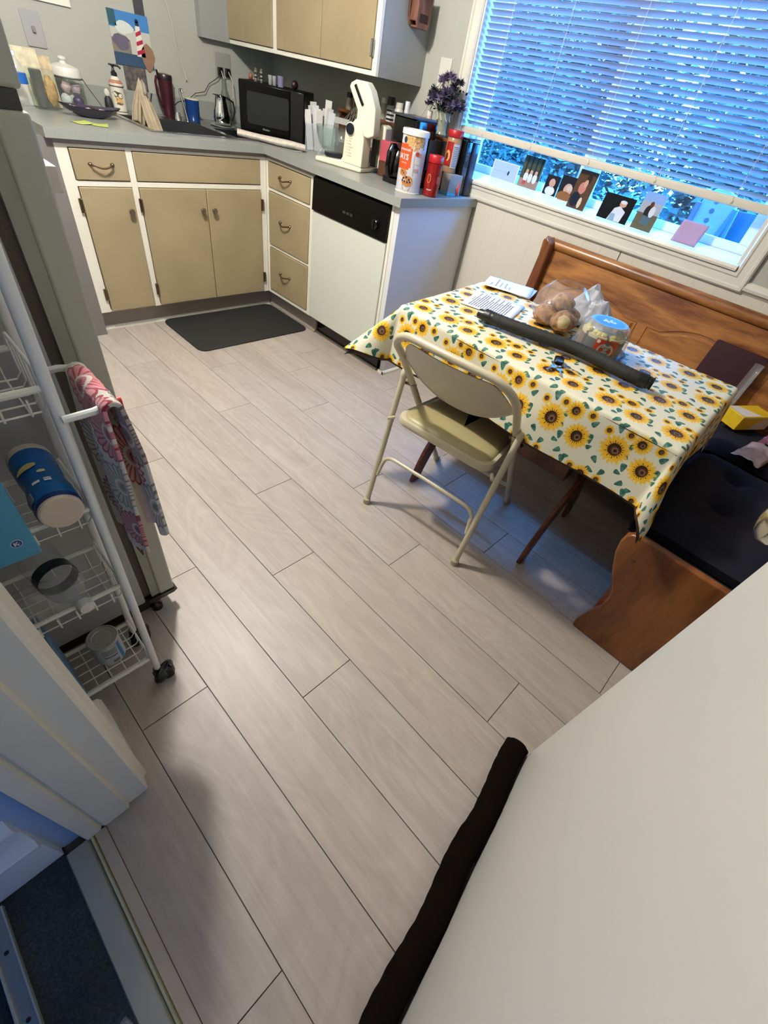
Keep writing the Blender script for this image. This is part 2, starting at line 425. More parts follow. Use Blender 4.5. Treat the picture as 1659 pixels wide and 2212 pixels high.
struct(M().prism([(XB - .006, 0), (XB - .02, 0), (XB - .02, .08), (XB - .012, .095), (XB - .006, .1)], 'y', -3.3, -1.14, white), 'baseboard_right')

# doorway casing and jamb (near left foreground)
cas = M()
prof = [(-2.318, -1.97), (-2.318, -1.950), (-2.326, -1.946), (-2.332, -1.955), (-2.345, -1.957), (-2.357, -1.957), (-2.362, -1.962), (-2.362, -2.004), (-2.371, -2.008), (-2.371, -2.060), (-2.365, -2.066), (-2.372, -2.070), (-2.374, -2.097), (-2.36, -2.104), (-2.340, -2.112), (-2.335, -2.140), (-2.27, -2.142), (-2.262, -2.128), (-2.255, -2.10), (-2.32, -2.05)]
cas.prism([(x, y) for y, x in prof], 'z', .003, 2.09, trimw)
dr = struct(cas, 'door_1', 'white painted doorway casing at the left foreground')
jm = M(); jm.box(-2.10, -1.957, -3.12, -3.095, .003, 2.06, trimw); jm.box(-1.97, -1.95, -3.16, -3.095, .003, 2.1, trimw); jm.box(-2.11, -1.95, -3.16, -2.36, 2.05, 2.10, trimw)
jm.build('far_jamb', dr)

# open door leaf
dl = Vector((-.9904, -.1383, 0)); dn = Vector((.1383, -.9904, 0)) * -1     # along the leaf to the hinge; towards the kitchen
d0 = Vector((-1.176, -2.975, 0))
Md = Matrix(((dl.x, dn.x, 0, d0.x), (dl.y, dn.y, 0, d0.y), (0, 0, 1, 0), (0, 0, 0, 1)))
doorm = P('cream white door enamel', '#c6c6be', .38, var=.015, vscale=2)
door = struct(M().box(0, .75, -.035, 0, .012, 2.03, doorm, Md), 'door_2', 'plain cream white door leaf standing open at the lower right', bev=.002)
kb = M()
kb.lathe([(.033, 0), (.033, .003), (.028, .007), (.013, .009), (.011, .024), (.016, .030), (.026, .036), (.030, .046), (.028, .056), (.020, .063), (.006, .066), (0, .066)], Md @ Vector((.062, 0, .985)), P('satin nickel', '#b9b4a6', .18, 1.0), 32, axis=dn)
kb.build('door_knob', door, 'satin nickel round knob')
# draught stopper along the bottom of the door
ds = M(); brown = P('dark brown faux suede', '#0e0906', 1.0, var=.2, vscale=30, bump=.3, bscale=60, spec=.05)
def dsf(u, v):
    a = 2 * pi * v; s_ = -.012 + .745 * u
    e = 1 if .012 < u < .988 else (.72 if .002 < u < .998 else .25)
    w = .5 + .5 * noise.noise(Vector((u * 14, sin(a) * .8, 3)))
    rr = .029 * e * (1 + .14 * (w - .5)) + .0005 * sin(u * 120 + 4 * sin(a))
    return Md @ Vector((s_, .034 + rr * cos(a) * 1.12 + .004 * sin(u * 17), .0275 + min(rr, .0275) * sin(a) * .94))
ds.sheet(dsf, 220, 26, brown)
ds.build('draft_stopper', None, 'dark brown fabric draft stopper lying along the bottom of the open door', 'draft stopper')

# ceiling lamp
lt = thing('ceiling_light', 'round white glass ceiling light in the middle of the kitchen', 'ceiling light', (-1.22, -1.12, 2.25))
M().lathe([(.0, .07), (.16, .07), (.16, .045), (.15, .04), (0, .04)], (-1.22, -1.12, 2.25), white, 32).build('base', lt)
M().lathe([(.02, .048), (.03, .045), (.03, .03), (0, .03)], (-1.22, -1.12, 2.25), P('frosted bulb', '#fff3e0', .5, emit='#ffe2b8', estr=6), 16).build('bulb', lt)

# ------------------------------------------------------------------ window
win = M()
fr = P('white vinyl window frame', '#d6dbe4', .35)
win.box(.70, .76, wy0, wy1, wz0, 1.012, fr); win.box(.70, .76, wy0, wy1, 2.03, wz1, fr)
win.box(.70, .76, wy0, wy0 + .03, wz0, wz1, fr); win.box(.70, .76, wy1 - .03, wy1, wz0, wz1, fr)
wn = struct(win, 'window_1', 'wide sliding window over the dinette', loc=(.7, -1.69, wz0), bev=.002)
reveal = M(); rv = P('window reveal paint', '#d5d2c8', .4)
reveal.box(XB - .004, .70, wy0, wy0 + .012, wz0, wz1, rv); reveal.box(XB - .004, .70, wy1 - .012, wy1, wz0, wz1, rv)
reveal.box(XB - .004, .70, wy0, wy1, wz1 - .012, wz1, rv); reveal.build('reveal', wn)
sl = M(); sl.prism([(XB - .022, .972), (XB - .024, .980), (XB - .020, .990), (.64, .994), (.66, 1.004), (.70, 1.012), (.70, .972)], 'y', wy0 + .001, wy1 - .001, rv); sl.build('window_sill', wn, 'white window sill catching blue light')
for nm, (a, b), x in (('sash', (wy0 + .03, -1.66), .705), ('sash', (-1.62, wy1 - .03), .73)):
    q = M(); q.box(x, x + .024, a, b, 1.012, 1.045, fr); q.box(x, x + .024, a, b, 1.995, 2.03, fr)
    q.box(x, x + .024, a, a + .036, 1.045, 1.995, fr); q.box(x, x + .024, b - .036, b, 1.045, 1.995, fr)
    so = q.build(nm, wn, bev=.002)
    M().box(x + .010, x + .014, a + .036, b - .036, 1.045, 1.995, CLEAR('window pane', '#ffffff', .0, .0)).build('pane', so, smooth=0)
q = M(); q.box(.70, .757, -1.665, -1.615, 1.012, 2.03, fr); q.build('mullion', wn, bev=.002)
# casing : moulded picture frame
cz0, cz1, cy0, cy1 = .907, 2.125, -2.537, -.842
pf = [(0, 0), (.014, 0), (.020, .006), (.020, .016), (.014, .020), (.013, .045), (.017, .050), (.017, .058), (.010, .064), (0, .065)]
cs = M()
def cring(d, s_): return [(XB - d, cy0 + s_, cz0 + s_), (XB - d, cy1 - s_, cz0 + s_), (XB - d, cy1 - s_, cz1 - s_), (XB - d, cy0 + s_, cz1 - s_)]
vs = []; fs = []
for d, s_ in pf: vs += cring(d + .0005, s_)
for j in range(len(pf) - 1):
    for i in range(4): fs.append((j * 4 + i, j * 4 + (i + 1) % 4, (j + 1) * 4 + (i + 1) % 4, (j + 1) * 4 + i))
cs.add(vs, fs, trimw); cs.build('window_casing', wn, smooth=20)

# blinds
bl = thing('window_blind', 'white two-inch slatted blind lowered over most of the window', 'blind', (.635, -1.68, 1.15))
slm = bpy.data.materials.new('translucent blind slat'); t = NT(slm)
t.bsdf.inputs['Base Color'].default_value = lin('#9da3ac'); t.bsdf.inputs['Roughness'].default_value = .6; t.bsdf.inputs['Specular IOR Level'].default_value = .2
tl = t.node('ShaderNodeBsdfTranslucent'); tl.inputs[0].default_value = (.8, .86, .95, 1); mx = t.node('ShaderNodeMixShader'); mx.inputs[0].default_value = .065
t.l.new(t.bsdf.outputs[0], mx.inputs[1]); t.l.new(tl.outputs[0], mx.inputs[2]); t.l.new(mx.outputs[0], t.out.inputs[0])
sb0, sb1 = wy0 + .022, wy1 - .02
base = None
for i in range(39):
    z = 1.204 + .0213 * i
    if base is None:
        q = M(); pts = []
        for k in range(7):
            u = -.0128 + .0256 * k / 6; h = .0018 * (1 - (u / .0128) ** 2)
            pts.append((u * cos(radians(-36)) - h * sin(radians(-36)), u * sin(radians(-36)) + h * cos(radians(-36))))
        top = [(x_ - .0004, z_ + .0009) for x_, z_ in pts[::-1]]
        q.prism([(.635 + x_, z + z_) for x_, z_ in pts + top], 'y', sb0, sb1, slm)
        base = q.build('slat', bl, loc=(.635, -1.68, z), smooth=50)
    else:
        o = base.copy(); COL.objects.link(o); o.parent = bl; o.location = base.location + Vector((0, 0, .0213 * i))
rail = M(); rlm = P('blind rail cream', '#c9c3b4', .5, bump=.05, bscale=200)
rail.rbox(.626, (1.157 + 1.188) / 2, .036, .03, sb0 - .006, sb1 + .006, rlm, r=.006, ax='y')
ro = rail.build('bottom_rail', bl, 'cream bottom rail')
crd = M()
for y in (-1.05, -1.35, -1.67, -1.99, -2.31):
    for dx in (-.013, .013): crd.tube([(.635 + dx, y, 1.185), (.635 + dx, y, 2.0)], .0009, P('blind cord', '#cfd4da', .8), 5)
    bt = M(); bt.lathe([(0, 0), (.006, 0), (.006, .004), (0, .005)], (.6085, y, 1.172), rlm, 12, axis=(-1, 0, 0)); bt.tube([(.607, y, 1.186), (.606, y, 1.172), (.609, y, 1.159)], .0012, P('blind cord', '#cfd4da', .8), 5); bt.build('cord_button', ro)
crd.build('ladder_cord', bl)
M().box(.605, .66, sb0, sb1, 2.0, 2.046, rlm).build('headrail', bl, bev=.002)

# ------------------------------------------------------------------ outside
gm = bpy.data.materials.new('lawn with pale leaf litter'); t = NT(gm)
n = t.noise(26, 4, t.coord(), .65); n2 = t.noise(3, 3, t.coord())
t.l.new(t.ramp(t.m('ADD', t.m('MULTIPLY', n, .75), t.m('MULTIPLY', n2, .25)), [(.42, '#121a17'), (.52, '#272f2c'), (.60, '#545d5a')]), t.bsdf.inputs['Base Color'])
t.bsdf.inputs['Roughness'].default_value = .9
gg = M(); gg.sheet(lambda u, v: (.9 + u * 24, -20 + v * 34, -.5 + .12 * noise.noise(Vector((u * 8, v * 10, 0)))), 60, 60, gm)
struct(gg, 'ground_outside', 'pale leaf strewn lawn outside the window')
lfm = bpy.data.materials.new('winter foliage'); t = NT(lfm)
gi = t.node('ShaderNodeNewGeometry')
t.l.new(t.ramp(gi.outputs['Random Per Island'], [(0, '#0b1613'), (.5, '#1c2825'), (.85, '#303b37'), (1, '#56625e')]), t.bsdf.inputs['Base Color']); t.bsdf.inputs['Roughness'].default_value = .6
bark = P('tree bark', '#4a4740', .9, var=.3, vscale=20)
rnd = random.Random(3)
def bush(name, label, c, r, n, cat, ls=1.0, trunk=None):
    t_ = thing(name, label, cat, (c[0], c[1], -.5), group=None)
    vs = []; fs = []
    for i in range(n):
        d = Vector((rnd.gauss(0, 1), rnd.gauss(0, 1), rnd.gauss(0, 1))).normalized() * (rnd.random() ** .4)
        p = Vector((c[0] + d.x * r[0], c[1] + d.y * r[1], c[2] + d.z * r[2])); a = rnd.random() * 6.28; s_ = rnd.uniform(.03, .075) * ls
        u = Vector((cos(a), sin(a), rnd.uniform(-.6, .6))).normalized(); w = u.cross(Vector((rnd.uniform(-1, 1), rnd.uniform(-1, 1), 1))).normalized()
        k = len(vs); vs += [p - u * s_, p + w * s_ * .45, p + u * s_, p - w * s_ * .45]; fs.append((k, k + 1, k + 2, k + 3))
    M().add(vs, fs, lfm).build('foliage', t_, smooth=0)['kind'] = 'stuff'
    tk = M()
    for i in range(trunk or 5):
        a = rnd.random() * 6.28; e = Vector((c[0] + cos(a) * r[0] * .6, c[1] + sin(a) * r[1] * .6, c[2] + r[2] * rnd.uniform(.1, .8)))
        tk.tube([(c[0], c[1], -.5), ((c[0] * .6 + e.x * .4), (c[1] * .6 + e.y * .4), c[2] - r[2] * .3), tuple(e)], .03, bark, 6, rs=[.06, .035, .012])
    tk.build('branches', t_)
bush('evergreen_bush', 'dense dark bush outside behind the left part of the window', (3.8, 1.2, .6), (1.0, 1.2, 1.9), 6500, 'bush')
bush('evergreen_bush', 'speckled bush outside behind the right half of the window', (5.2, -1.1, .7), (1.2, 1.1, 2.1), 6500, 'bush', 1.2)
bush('evergreen_bush', 'tall bush outside seen between the two nearer bushes', (8.0, 2.3, .8), (1.2, 1.9, 2.8), 6500, 'bush', 1.8)
bush('evergreen_tree', 'far evergreen tree outside behind the left of the blind', (12.5, 5.9, 2.0), (2.0, 3.1, 4.2), 7000, 'tree', 3.2)
bush('evergreen_tree', 'far evergreen tree outside behind the right of the blind', (12.5, -1.2, 2.0), (2.0, 3.1, 4.2), 7000, 'tree', 3.2)
# play frame
pfm = thing('play_panel', 'white plastic play panel with holes and cyan legs outside the right of the window', 'play panel', (1.62, -2.1, -.5))
wp = P('white play plastic', '#5f666c', .5); cy = P('cyan play plastic', '#0a3a50', .5); dk = P('panel hole shade', '#20283a', .6)
q = M(); poly = [(-1.965, -.5), (-2.15, -.5), (-2.15, 1.10), (-2.12, 1.15), (-2.06, 1.17), (-2.0, 1.16), (-1.965, 1.10)]
q.prism([(y, z) for y, z in poly], 'x', 1.60, 1.63, wp); q.build('panel', pfm, bev=.004)
for z in (.975, 1.02, 1.065, 1.11): M().lathe([(.013, 0), (.013, .0015), (0, .0015)], (1.6, -2.04, z), dk, 12, axis=(-1, 0, 0)).build('hole', pfm)
q = M(); q.box(1.58, 1.61, -1.968, -1.945, -.5, 1.09, P('violet plastic edge', '#3d3a55', .5)); q.build('side_strip', pfm)
q = M(); q.tube([(1.56, -2.16, 1.10), (1.62, -2.20, .5), (1.7, -2.28, -.5)], .016, cy, 8); q.tube([(1.56, -2.16, 1.10), (1.60, -2.06, .4), (1.66, -1.9, -.5)], .016, cy, 8)
q.build('leg', pfm); q = M(); q.prism([(-2.14, 1.09), (-2.3, 1.10), (-2.36, .85), (-2.19, .85)], 'x', 1.66, 1.68, cy); q.build('board', pfm)
# ------------------------------------------------------------------ base cabinets
frm = P('cabinet white frame', '#dfdccd', .4, var=.03, vscale=8)
ZF0, ZF1 = .118, .858
def pull(mm, c, along, out, w=.045):
    """bail handle: two posts and a bowed grip"""
    a, o = Vector(along), Vector(out); c = Vector(c); up = Vector((0, 0, 1))
    pts = [c - a * w, c - a * w + o * .018 - up * .004]
    for k in range(7):
        s_ = -w * .8 + 1.6 * w * k / 6; pts.append(c + a * s_ + o * (.022 + .006 * cos(pi * k / 6 - pi / 2)) - up * (.004 + .008 * sin(pi * k / 6)))
    pts += [c + a * w + o * .018 - up * .004, c + a * w]
    mm.tube(pts, .0042, bronze, 8)
    for s_ in (-1, 1): mm.ball(c + a * s_ * (w + .004) + o * .002, (.010, .010, .006), bronze, 10, 6)
def hinge_part(parent, c, side):
    q = M(); q.box(c[0] - .011, c[0] + .006, c[1] - .004, c[1], c[2] - .030, c[2] + .030, bronze)
    q.cyl((c[0] + .002, c[1] - .006, c[2] - .022), (c[0] + .002, c[1] - .006, c[2] + .022), .0045, bronze, n=8)
    q.ball((c[0] + .002, c[1] - .006, c[2] + .026), .005, bronze, 8, 6); q.ball((c[0] + .002, c[1] - .006, c[2] - .026), .005, bronze, 8, 6)
    q.build('hinge', parent)
sk = thing('sink_cabinet', 'white framed sink base cabinet with tan doors and one top left drawer', 'cabinet', (-.55, .3, 0))
q = M(); q.box(-1.10, .56, .02, YA - .002, ZF0, .70, frm); q.box(-1.10, -1.08, .02, YA - .002, .70, .874, frm); q.box(-1.10, .04, .02, .06, .70, .874, frm); q.build('carcass', sk)
q = M()   # face frame strips
q.box(-1.104, -1.052, 0, .02, ZF0, ZF1, frm); q.box(-.800, -.770, 0, .02, ZF0, ZF1, frm); q.box(-.040, .0, 0, .02, ZF0, ZF1, frm)
q.box(-1.052, -.800, 0, .02, .700, .722, frm); q.box(-.770, -.040, 0, .02, .700, .722, frm)
q.box(-1.052, -.800, 0, .02, .846, ZF1, frm); q.box(-.770, -.040, 0, .02, .846, ZF1, frm)
q.box(-1.052, -.800, .004, .02, ZF0, .13, frm); q.box(-.770, -.040, .004, .02, ZF0, .13, frm); q.build('face_frame', sk, bev=.0015)
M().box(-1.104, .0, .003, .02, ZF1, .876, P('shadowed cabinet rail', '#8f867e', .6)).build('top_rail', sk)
d = M().box(-1.048, -.803, -.006, .0199, .726, .843, tanp).build('drawer', sk, bev=.003)
h = M(); pull(h, (-.925, -.006, .790), (1, 0, 0), (0, -1, 0)); h.build('handle', d, 'old bronze bail handle')
M().box(-.767, -.043, -.004, .0199, .726, .843, tanp).build('false_front', sk, bev=.003)
for x0, x1, kx, hx in ((-1.048, -.803, -.835, -1.052), (-.767, -.404, -.440, -.768), (-.400, -.043, -.370, None)):
    d = M().box(x0, x1, -.008, .0199, .124, .698, tanp).build('door', sk, bev=.003)
    k_ = M(); k_.lathe([(.007, 0), (.006, .010), (.013, .016), (.016, .022), (.013, .028), (0, .030)], (kx, -.008, .600), P('worn nickel knob', '#8f8576', .3, 1.0), 20, axis=(0, -1, 0)); k_.build('knob', d)
    if hx is not None:
        for z in (.625, .215): hinge_part(d, (hx - .004, -.008, z), -1)
    else:
        for z in (.625, .215): hinge_part(d, (-.036, -.008, z), 1)
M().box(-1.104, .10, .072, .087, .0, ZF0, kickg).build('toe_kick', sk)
M().box(-1.16, -1.104, .0, .03, .0, .876, P('dark grey side filler', '#6f6c69', .6)).build('filler_strip', sk)
struct(M().prism([(.072, 0), (.057, 0), (.058, .010), (.065, .017), (.072, .018)], 'x', -1.104, .045, white), 'trim_1', 'white quarter round under the sink cabinet')

db = thing('drawer_cabinet', 'narrow base cabinet of three tan drawers beside the dishwasher', 'cabinet', (.3, -.22, 0))
M().box(.02, .56, -.455, -.005, ZF0, .874, frm).build('carcass', db)
q = M(); q.box(0, .02, -.026, 0, ZF0, ZF1, frm); q.box(0, .02, -.462, -.430, ZF0, ZF1, frm)
for a, b in ((ZF0, .140), (.404, .418), (.706, .722), (.848, ZF1)): q.box(0.0008, .0196, -.430, -.026, a, b, frm)
q.build('face_frame', db, bev=.0015)
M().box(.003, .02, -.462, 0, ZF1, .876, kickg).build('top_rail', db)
for a, b in ((.724, .845), (.421, .703), (.143, .401)):
    d = M().box(-.006, .0196, -.427, -.029, a, b, tanp).build('drawer', db, bev=.003)
    h = M(); pull(h, (-.006, -.205, (a + b) / 2 + .01), (0, 1, 0), (-1, 0, 0)); h.build('handle', d, 'old bronze bail handle')
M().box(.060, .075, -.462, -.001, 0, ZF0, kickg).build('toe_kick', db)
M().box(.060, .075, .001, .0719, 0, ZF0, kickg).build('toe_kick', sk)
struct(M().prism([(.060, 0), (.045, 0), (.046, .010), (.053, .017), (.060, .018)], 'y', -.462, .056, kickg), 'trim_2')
# dishwasher
dw = thing('dishwasher', 'built-in dishwasher with black control panel and white door', 'dishwasher', (.3, -.77, 0))
dwm = P('dishwasher white enamel', '#c8cdc2', .22, coat=.3)
M().box(.03, .57, -1.064, -.470, .1, .872, P('dishwasher tub', '#777', .6)).build('tub', dw)
M().box(-.012, .0299, -1.064, -.470, .125, .708, dwm).build('door', dw, bev=.004)
cpnl = M(); cpnl.prism([(-.020, .712), (-.016, .862), (.0299, .868), (.0299, .712)], 'y', -1.064, -.470, P('panel black', '#040404', .3, spec=.18)); cp_ = cpnl.build('control_panel', dw, bev=.003)
fnc = plane((-.0192, 0, .712), (0, -1, 0), (.004, 0, .150), .0006)
q = M(); lt_ = P('pale panel print', '#8d9199', .6)
for i, s_ in enumerate(('HEAVY', 'NORMAL', 'LIGHT')): q.text(s_, .010, .84 + .001, .055 + .018 * i, fnc, lt_)
q.rect(.84, .90, .048, .0492, fnc, lt_); q.text('AIR DRY', .009, .90, .030, fnc, lt_)
for i in range(14):
    a = radians(20 + i * 24); q.disc(.985 + .030 * cos(a), .060 + .030 * sin(a), .0015, .0015, fnc, lt_, 6)
q.text('FILL', .009, 1.02, .085, fnc, lt_); q.text('WASH', .009, 1.02, .050, fnc, lt_)
q.build('panel_print', cp_)
kn = M(); kn.lathe([(.024, 0), (.022, .012), (.018, .016), (0, .017)], (-.019, -.985, .772), blackp, 24, axis=(-1, 0, .03)); kn.box(-.040, -.034, -.989, -.981, .752, .792, blackp); kn.build('dial', cp_)
for i in range(3): M().rbox(-.745 - .028 * i, .765, .020, .011, -.0225, -.0185, P('grey buttons', '#2b2c2e', .4), r=.003, T=Matrix(((0, 0, 1, 0), (1, 0, 0, 0), (0, 1, 0, 0), (0, 0, 0, 1)))).build('button', cp_)
M().box(.070, .085, -1.064, -.470, .012, .112, blackp).build('kick_plate', dw)
M().box(.058, .070, -1.066, -.468, .0, .014, P('grey floor strip', '#6d655c', .6)).build('floor_strip', dw)
# end panel
ep = thing('end_panel', 'white painted end panel of the peninsula counter', 'panel', (.3, -1.10, 0))
epm = P('white end panel', '#d3d4d6', .38)
q = M(); q.prism([(0.0, .876), (.594, .876), (.594, 0), (.075, 0), (.075, .118), (0, .118)], 'y', -1.118, -1.084, epm); q.build('panel', ep, bev=.002)
M().box(-.002, .03, -1.0835, -1.066, .118, .876, frm).build('stile', ep)
M().prism([(-1.118, 0), (-1.133, 0), (-1.132, .010), (-1.125, .017), (-1.118, .018)], 'x', .060, .58, white).build('quarter_round', ep)
M().box(.060, .075, -1.133, -1.084, 0, .018, white).build('corner_round', ep)

# worktop with sink cut-outs
wt = M(); t0, t1 = .877, .914
b1 = (-.585, -.145, .115, .545); b2 = (-.105, .135, .125, .40)
for x0, x1, y0, y1 in ((-1.135, b1[0], -.03, YA), (b1[0], b1[1], -.03, b1[2]), (b1[0], b1[1], b1[3], YA), (b1[1], b2[0], -.03, YA), (b2[0], b2[1], b2[3], YA), (b2[0], b2[1], -.03, b2[2]), (b2[1], XB, -.03, YA), (-.03, XB, -1.141, -.03)):
    wt.box(x0, x1, y0, y1, t0, t1, lam)
w_ = wt.build('worktop', None, 'speckled grey laminate L-shaped worktop with square edge', 'worktop')
q = M(); q.box(-1.135, XB - .02, YA - .02, YA - .0005, t1, 1.005, lam); q.box(XB - .02, XB - .0005, -.95, YA, t1, 1.005, lam); q.build('backsplash', w_, bev=.002)
# sink
snk = thing('kitchen_sink', 'stainless steel double bowl kitchen sink let into the worktop', 'sink', (-.3, .33, .915))
q = M()
def bowl(x0, x1, y0, y1, dz):
    e = .0025
    q.box(x0, x1, y0, y0 + e, t1 - dz, t1 + .003, steel); q.box(x0, x1, y1 - e, y1, t1 - dz, t1 + .003, steel)
    q.box(x0, x0 + e, y0, y1, t1 - dz, t1 + .003, steel); q.box(x1 - e, x1, y0, y1, t1 - dz, t1 + .003, steel); q.box(x0, x1, y0, y1, t1 - dz - e, t1 - dz, steel)
bowl(*b1, .17); bowl(*b2, .12); q.build('bowl', snk)
q = M(); z0, z1 = t1 + .0005, t1 + .004
for x0, x1, y0, y1 in ((-.615, .165, .085, b1[2]), (-.615, .165, b1[3], .66), (-.615, b1[0], b1[2], b1[3]), (b1[1], b2[0], b1[2], b1[3]), (b2[1], .165, b1[2], b1[3]), (b2[0], b2[1], b1[2], b2[2]), (b2[0], b2[1], b2[3], b1[3])):
    q.box(x0, x1, y0, y1, z0, z1, steel)
q.build('rim', snk)
# faucet
fa = thing('kitchen_faucet', 'chrome gooseneck kitchen faucet under the beige dish towel', 'faucet', (-.42, .60, .918))
q = M(); q.lathe([(.03, 0), (.028, .012), (.016, .018), (.015, .05), (0, .05)], (-.42, .60, .918), chrome, 20); q.build('base', fa)
q = M(); q.tube([(-.42, .60, .96), (-.42, .60, 1.03), (-.425, .585, 1.056), (-.44, .54, 1.068), (-.46, .46, 1.068), (-.475, .41, 1.058), (-.48, .395, 1.03)], .011, chrome, 12); q.build('spout', fa)
q = M(); q.tube([(-.39, .60, .95), (-.37, .595, .985), (-.36, .59, 1.02)], .006, chrome, 8); q.build('lever', fa)
q = M(); q.tube([(-.205, .615, .918), (-.205, .615, .95)], .02, chrome, 12, rs=[.02, .012]); q.build('side_spray', None, 'short chrome side spray stub on the sink deck beside the travel mug', 'side spray')

# ------------------------------------------------------------------ upper cabinets
ZU = 1.29
up = thing('upper_cabinet', 'white framed wall cabinet with tan doors above the microwave', 'cabinet', (.42, .1, ZU))
ug = P('cabinet side grey paint', '#8e918f', .55)
M().box(.27, XB - .001, -.59, YA - .001, ZU + .001, 2.1, ug).build('carcass', up)
q = M(); q.box(.25, .27, -.592, -.560, ZU, 2.1, frm); q.box(.25, .27, .232, .272, ZU, 2.1, frm); q.box(.25, .27, .742, YA - .001, ZU, 2.1, frm)
q.box(.25, .27, -.560, .232, ZU, ZU + .018, frm); q.box(.25, .27, .272, .742, ZU, ZU + .018, frm); q.box(.25, .27, -.56, .742, 2.08, 2.1, frm); q.build('face_frame', up, bev=.0015)
for a, b, n_ in ((-.557, -.165, 'door'), (-.161, .229, 'door'), (.275, .739, 'door')):
    d = M().box(.243, .2699, a, b, ZU + .021, 2.077, tanp).build(n_, up, bev=.003)
    if a < -.5:
        for z in (1.385, 1.98):
            h_ = M(); h_.box(.239, .243, a - .014, a + .008, z - .03, z + .03, steel); h_.cyl((.238, a - .002, z - .026), (.238, a - .002, z + .026), .005, steel, n=8); h_.build('hinge', d)
q = M(); q.box(.062, .249, YA - .05, YA - .001, ZU, 2.1, ug); q.build('corner_filler', up)
uc = thing('side_wall_cabinet', 'white framed wall cabinet with tan door above the light switch', 'cabinet', (-.9, .74, 1.29))
M().box(-1.20, -.628, YA - .01, YA - .001, 1.286, 2.1, frm).build('face_frame', uc)
M().box(-1.18, -.66, YA - .018, YA - .0101, 1.312, 2.08, tanp).build('door', uc, bev=.002)

# ------------------------------------------------------------------ kitchen mat
mm_ = M(); mm_.rbox(-.362, -.182, .79, .475, .0002, .010, P('charcoal foam mat', '#171817', .75, bump=.3, bscale=900), r=.05, n=6)
mm_.build('kitchen_mat', None, 'charcoal foam standing mat on the floor before the sink', 'mat', bev=.003, loc=(-.362, -.182, 0))

# ------------------------------------------------------------------ refrigerator
fg = thing('refrigerator', 'sage grey two-door refrigerator standing at the left', 'refrigerator', (-2.05, -1.55, 0))
FY0, FY1 = -1.912, -1.15
M().box(-2.44, -1.742, FY0 + .004, FY1, .065, 1.70, fridge_s).build('body', fg, bev=.006)
M().box(-1.742, -1.722, FY0 + .014, FY1 - .01, .08, 1.69, gasket).build('gasket', fg)
for nm, a, b in (('fridge_door', .075, 1.178), ('freezer_door', 1.200, 1.70)):
    q = M(); q.box(-1.722, -1.700, FY0 + .004, FY1 - .004, a + .003, b - .003, P('door liner grey', '#8f9189', .5)); q.build('door_liner', fg)
    d = M().box(-1.700, -1.655, FY0, FY1, a, b, fridge_m).build(nm, fg, bev=.005, seg=3)
    z = b - .30 if nm == 'fridge_door' else a + .05
    M().rbox(-1.635, FY0 + .03 if False else FY1 - .06, .03, .03, z, z + .28, fridge_m, r=.01).build('door_handle', d)
M().box(-1.74, -1.662, FY0 + .004, FY1 - .004, 1.1785, 1.1995, blackp).build('handle_gap', fg)
M().box(-2.40, -1.70, FY0 + .02, FY1, .012, .062, blackp).build('kick_grille', fg)
q = M(); q.prism([(-1.735, .060), (-1.660, .060), (-1.648, .068), (-1.655, .075), (-1.735, .078)], 'y', FY0 - .004, FY0 + .03, blackp); q.lathe([(.018, 0), (.018, .02), (.01, .03), (.01, .06)], (-1.715, FY0 + .02, .0), blackp, 16); q.build('hinge_foot', fg, 'black lower hinge and foot')
# things held on the refrigerator door
q = M(); q.rbox(-1.872, .700, .014, .040, -1.655, -1.638, P('orange red clip', '#c8371f', .35), r=.008, T=Matrix(((0, 0, 1, 0), (1, 0, 0, 0), (0, 1, 0, 0), (0, 0, 0, 1)))); q.build('magnet_clip', None, 'orange red magnet clip on the refrigerator door edge', 'magnet')
for i, (z, w, l) in enumerate(((.575, .0015, 'white paper pad'), (.60, .003, 'grey card'))): pass
q = M(); q.box(-1.6545, -1.646, -1.93 + .022, -1.86, .560, .668, paper); pd = q.build('paper_pad', None, 'stack of white notes on the refrigerator door below the red clip', 'notes', bev=.001)
q = M(); q.box(-1.645, -1.638, -1.905, -1.87, .555, .625, P('slate magnet', '#5d6672', .4)); q.build('flat_magnet', None, 'slate grey flat magnet over the white notes', 'magnet', bev=.001)
q = M(); q.box(-1.6545, -1.640, -1.900, -1.82, 1.085, 1.118, paperw, ); q.build('paper_slip', None, 'small white paper corner on the refrigerator door near the worktop', 'paper slip')
# ------------------------------------------------------------------ dinette bench
be = thing('corner_bench', 'honey oak corner dining bench along the window wall with carved back panels', 'bench', (.3, -2.3, 0))
BX = .50
def lean(z): return BX + .035 * (z - .45) / .4
q = M(); bp = M()
q.prism([(BX, .46), (BX + .022, .46), (lean(.83) + .022, .83), (lean(.83), .83)], 'y', -3.25, -1.70, oak); bk = q.build('backrest', be)
q = M(); q.tube([(lean(.85) + .012, -1.64, .852), (lean(.85) + .012, -3.25, .852)], .024, oak, 14); q.build('top_rail', be)
q = M(); q.prism([(-1.700, .12), (-1.655, .12), (-1.640, .60), (-1.655, .80), (-1.650, .868), (-1.672, .880), (-1.700, .86)], 'x', BX - .02, BX + .055, oakx); q.build('end_post', be, bev=.008, seg=3)
q = M(); q.prism([(BX - .40, 0), (BX - .33, 0), (BX - .06, .06), (BX + .03, 0), (BX + .05, 0), (BX + .05, .50), (BX - .36, .46), (BX - .40, .30), (BX - .36, .16)], 'y', -1.70, -1.672, oakx); q.build('end_panel', be)
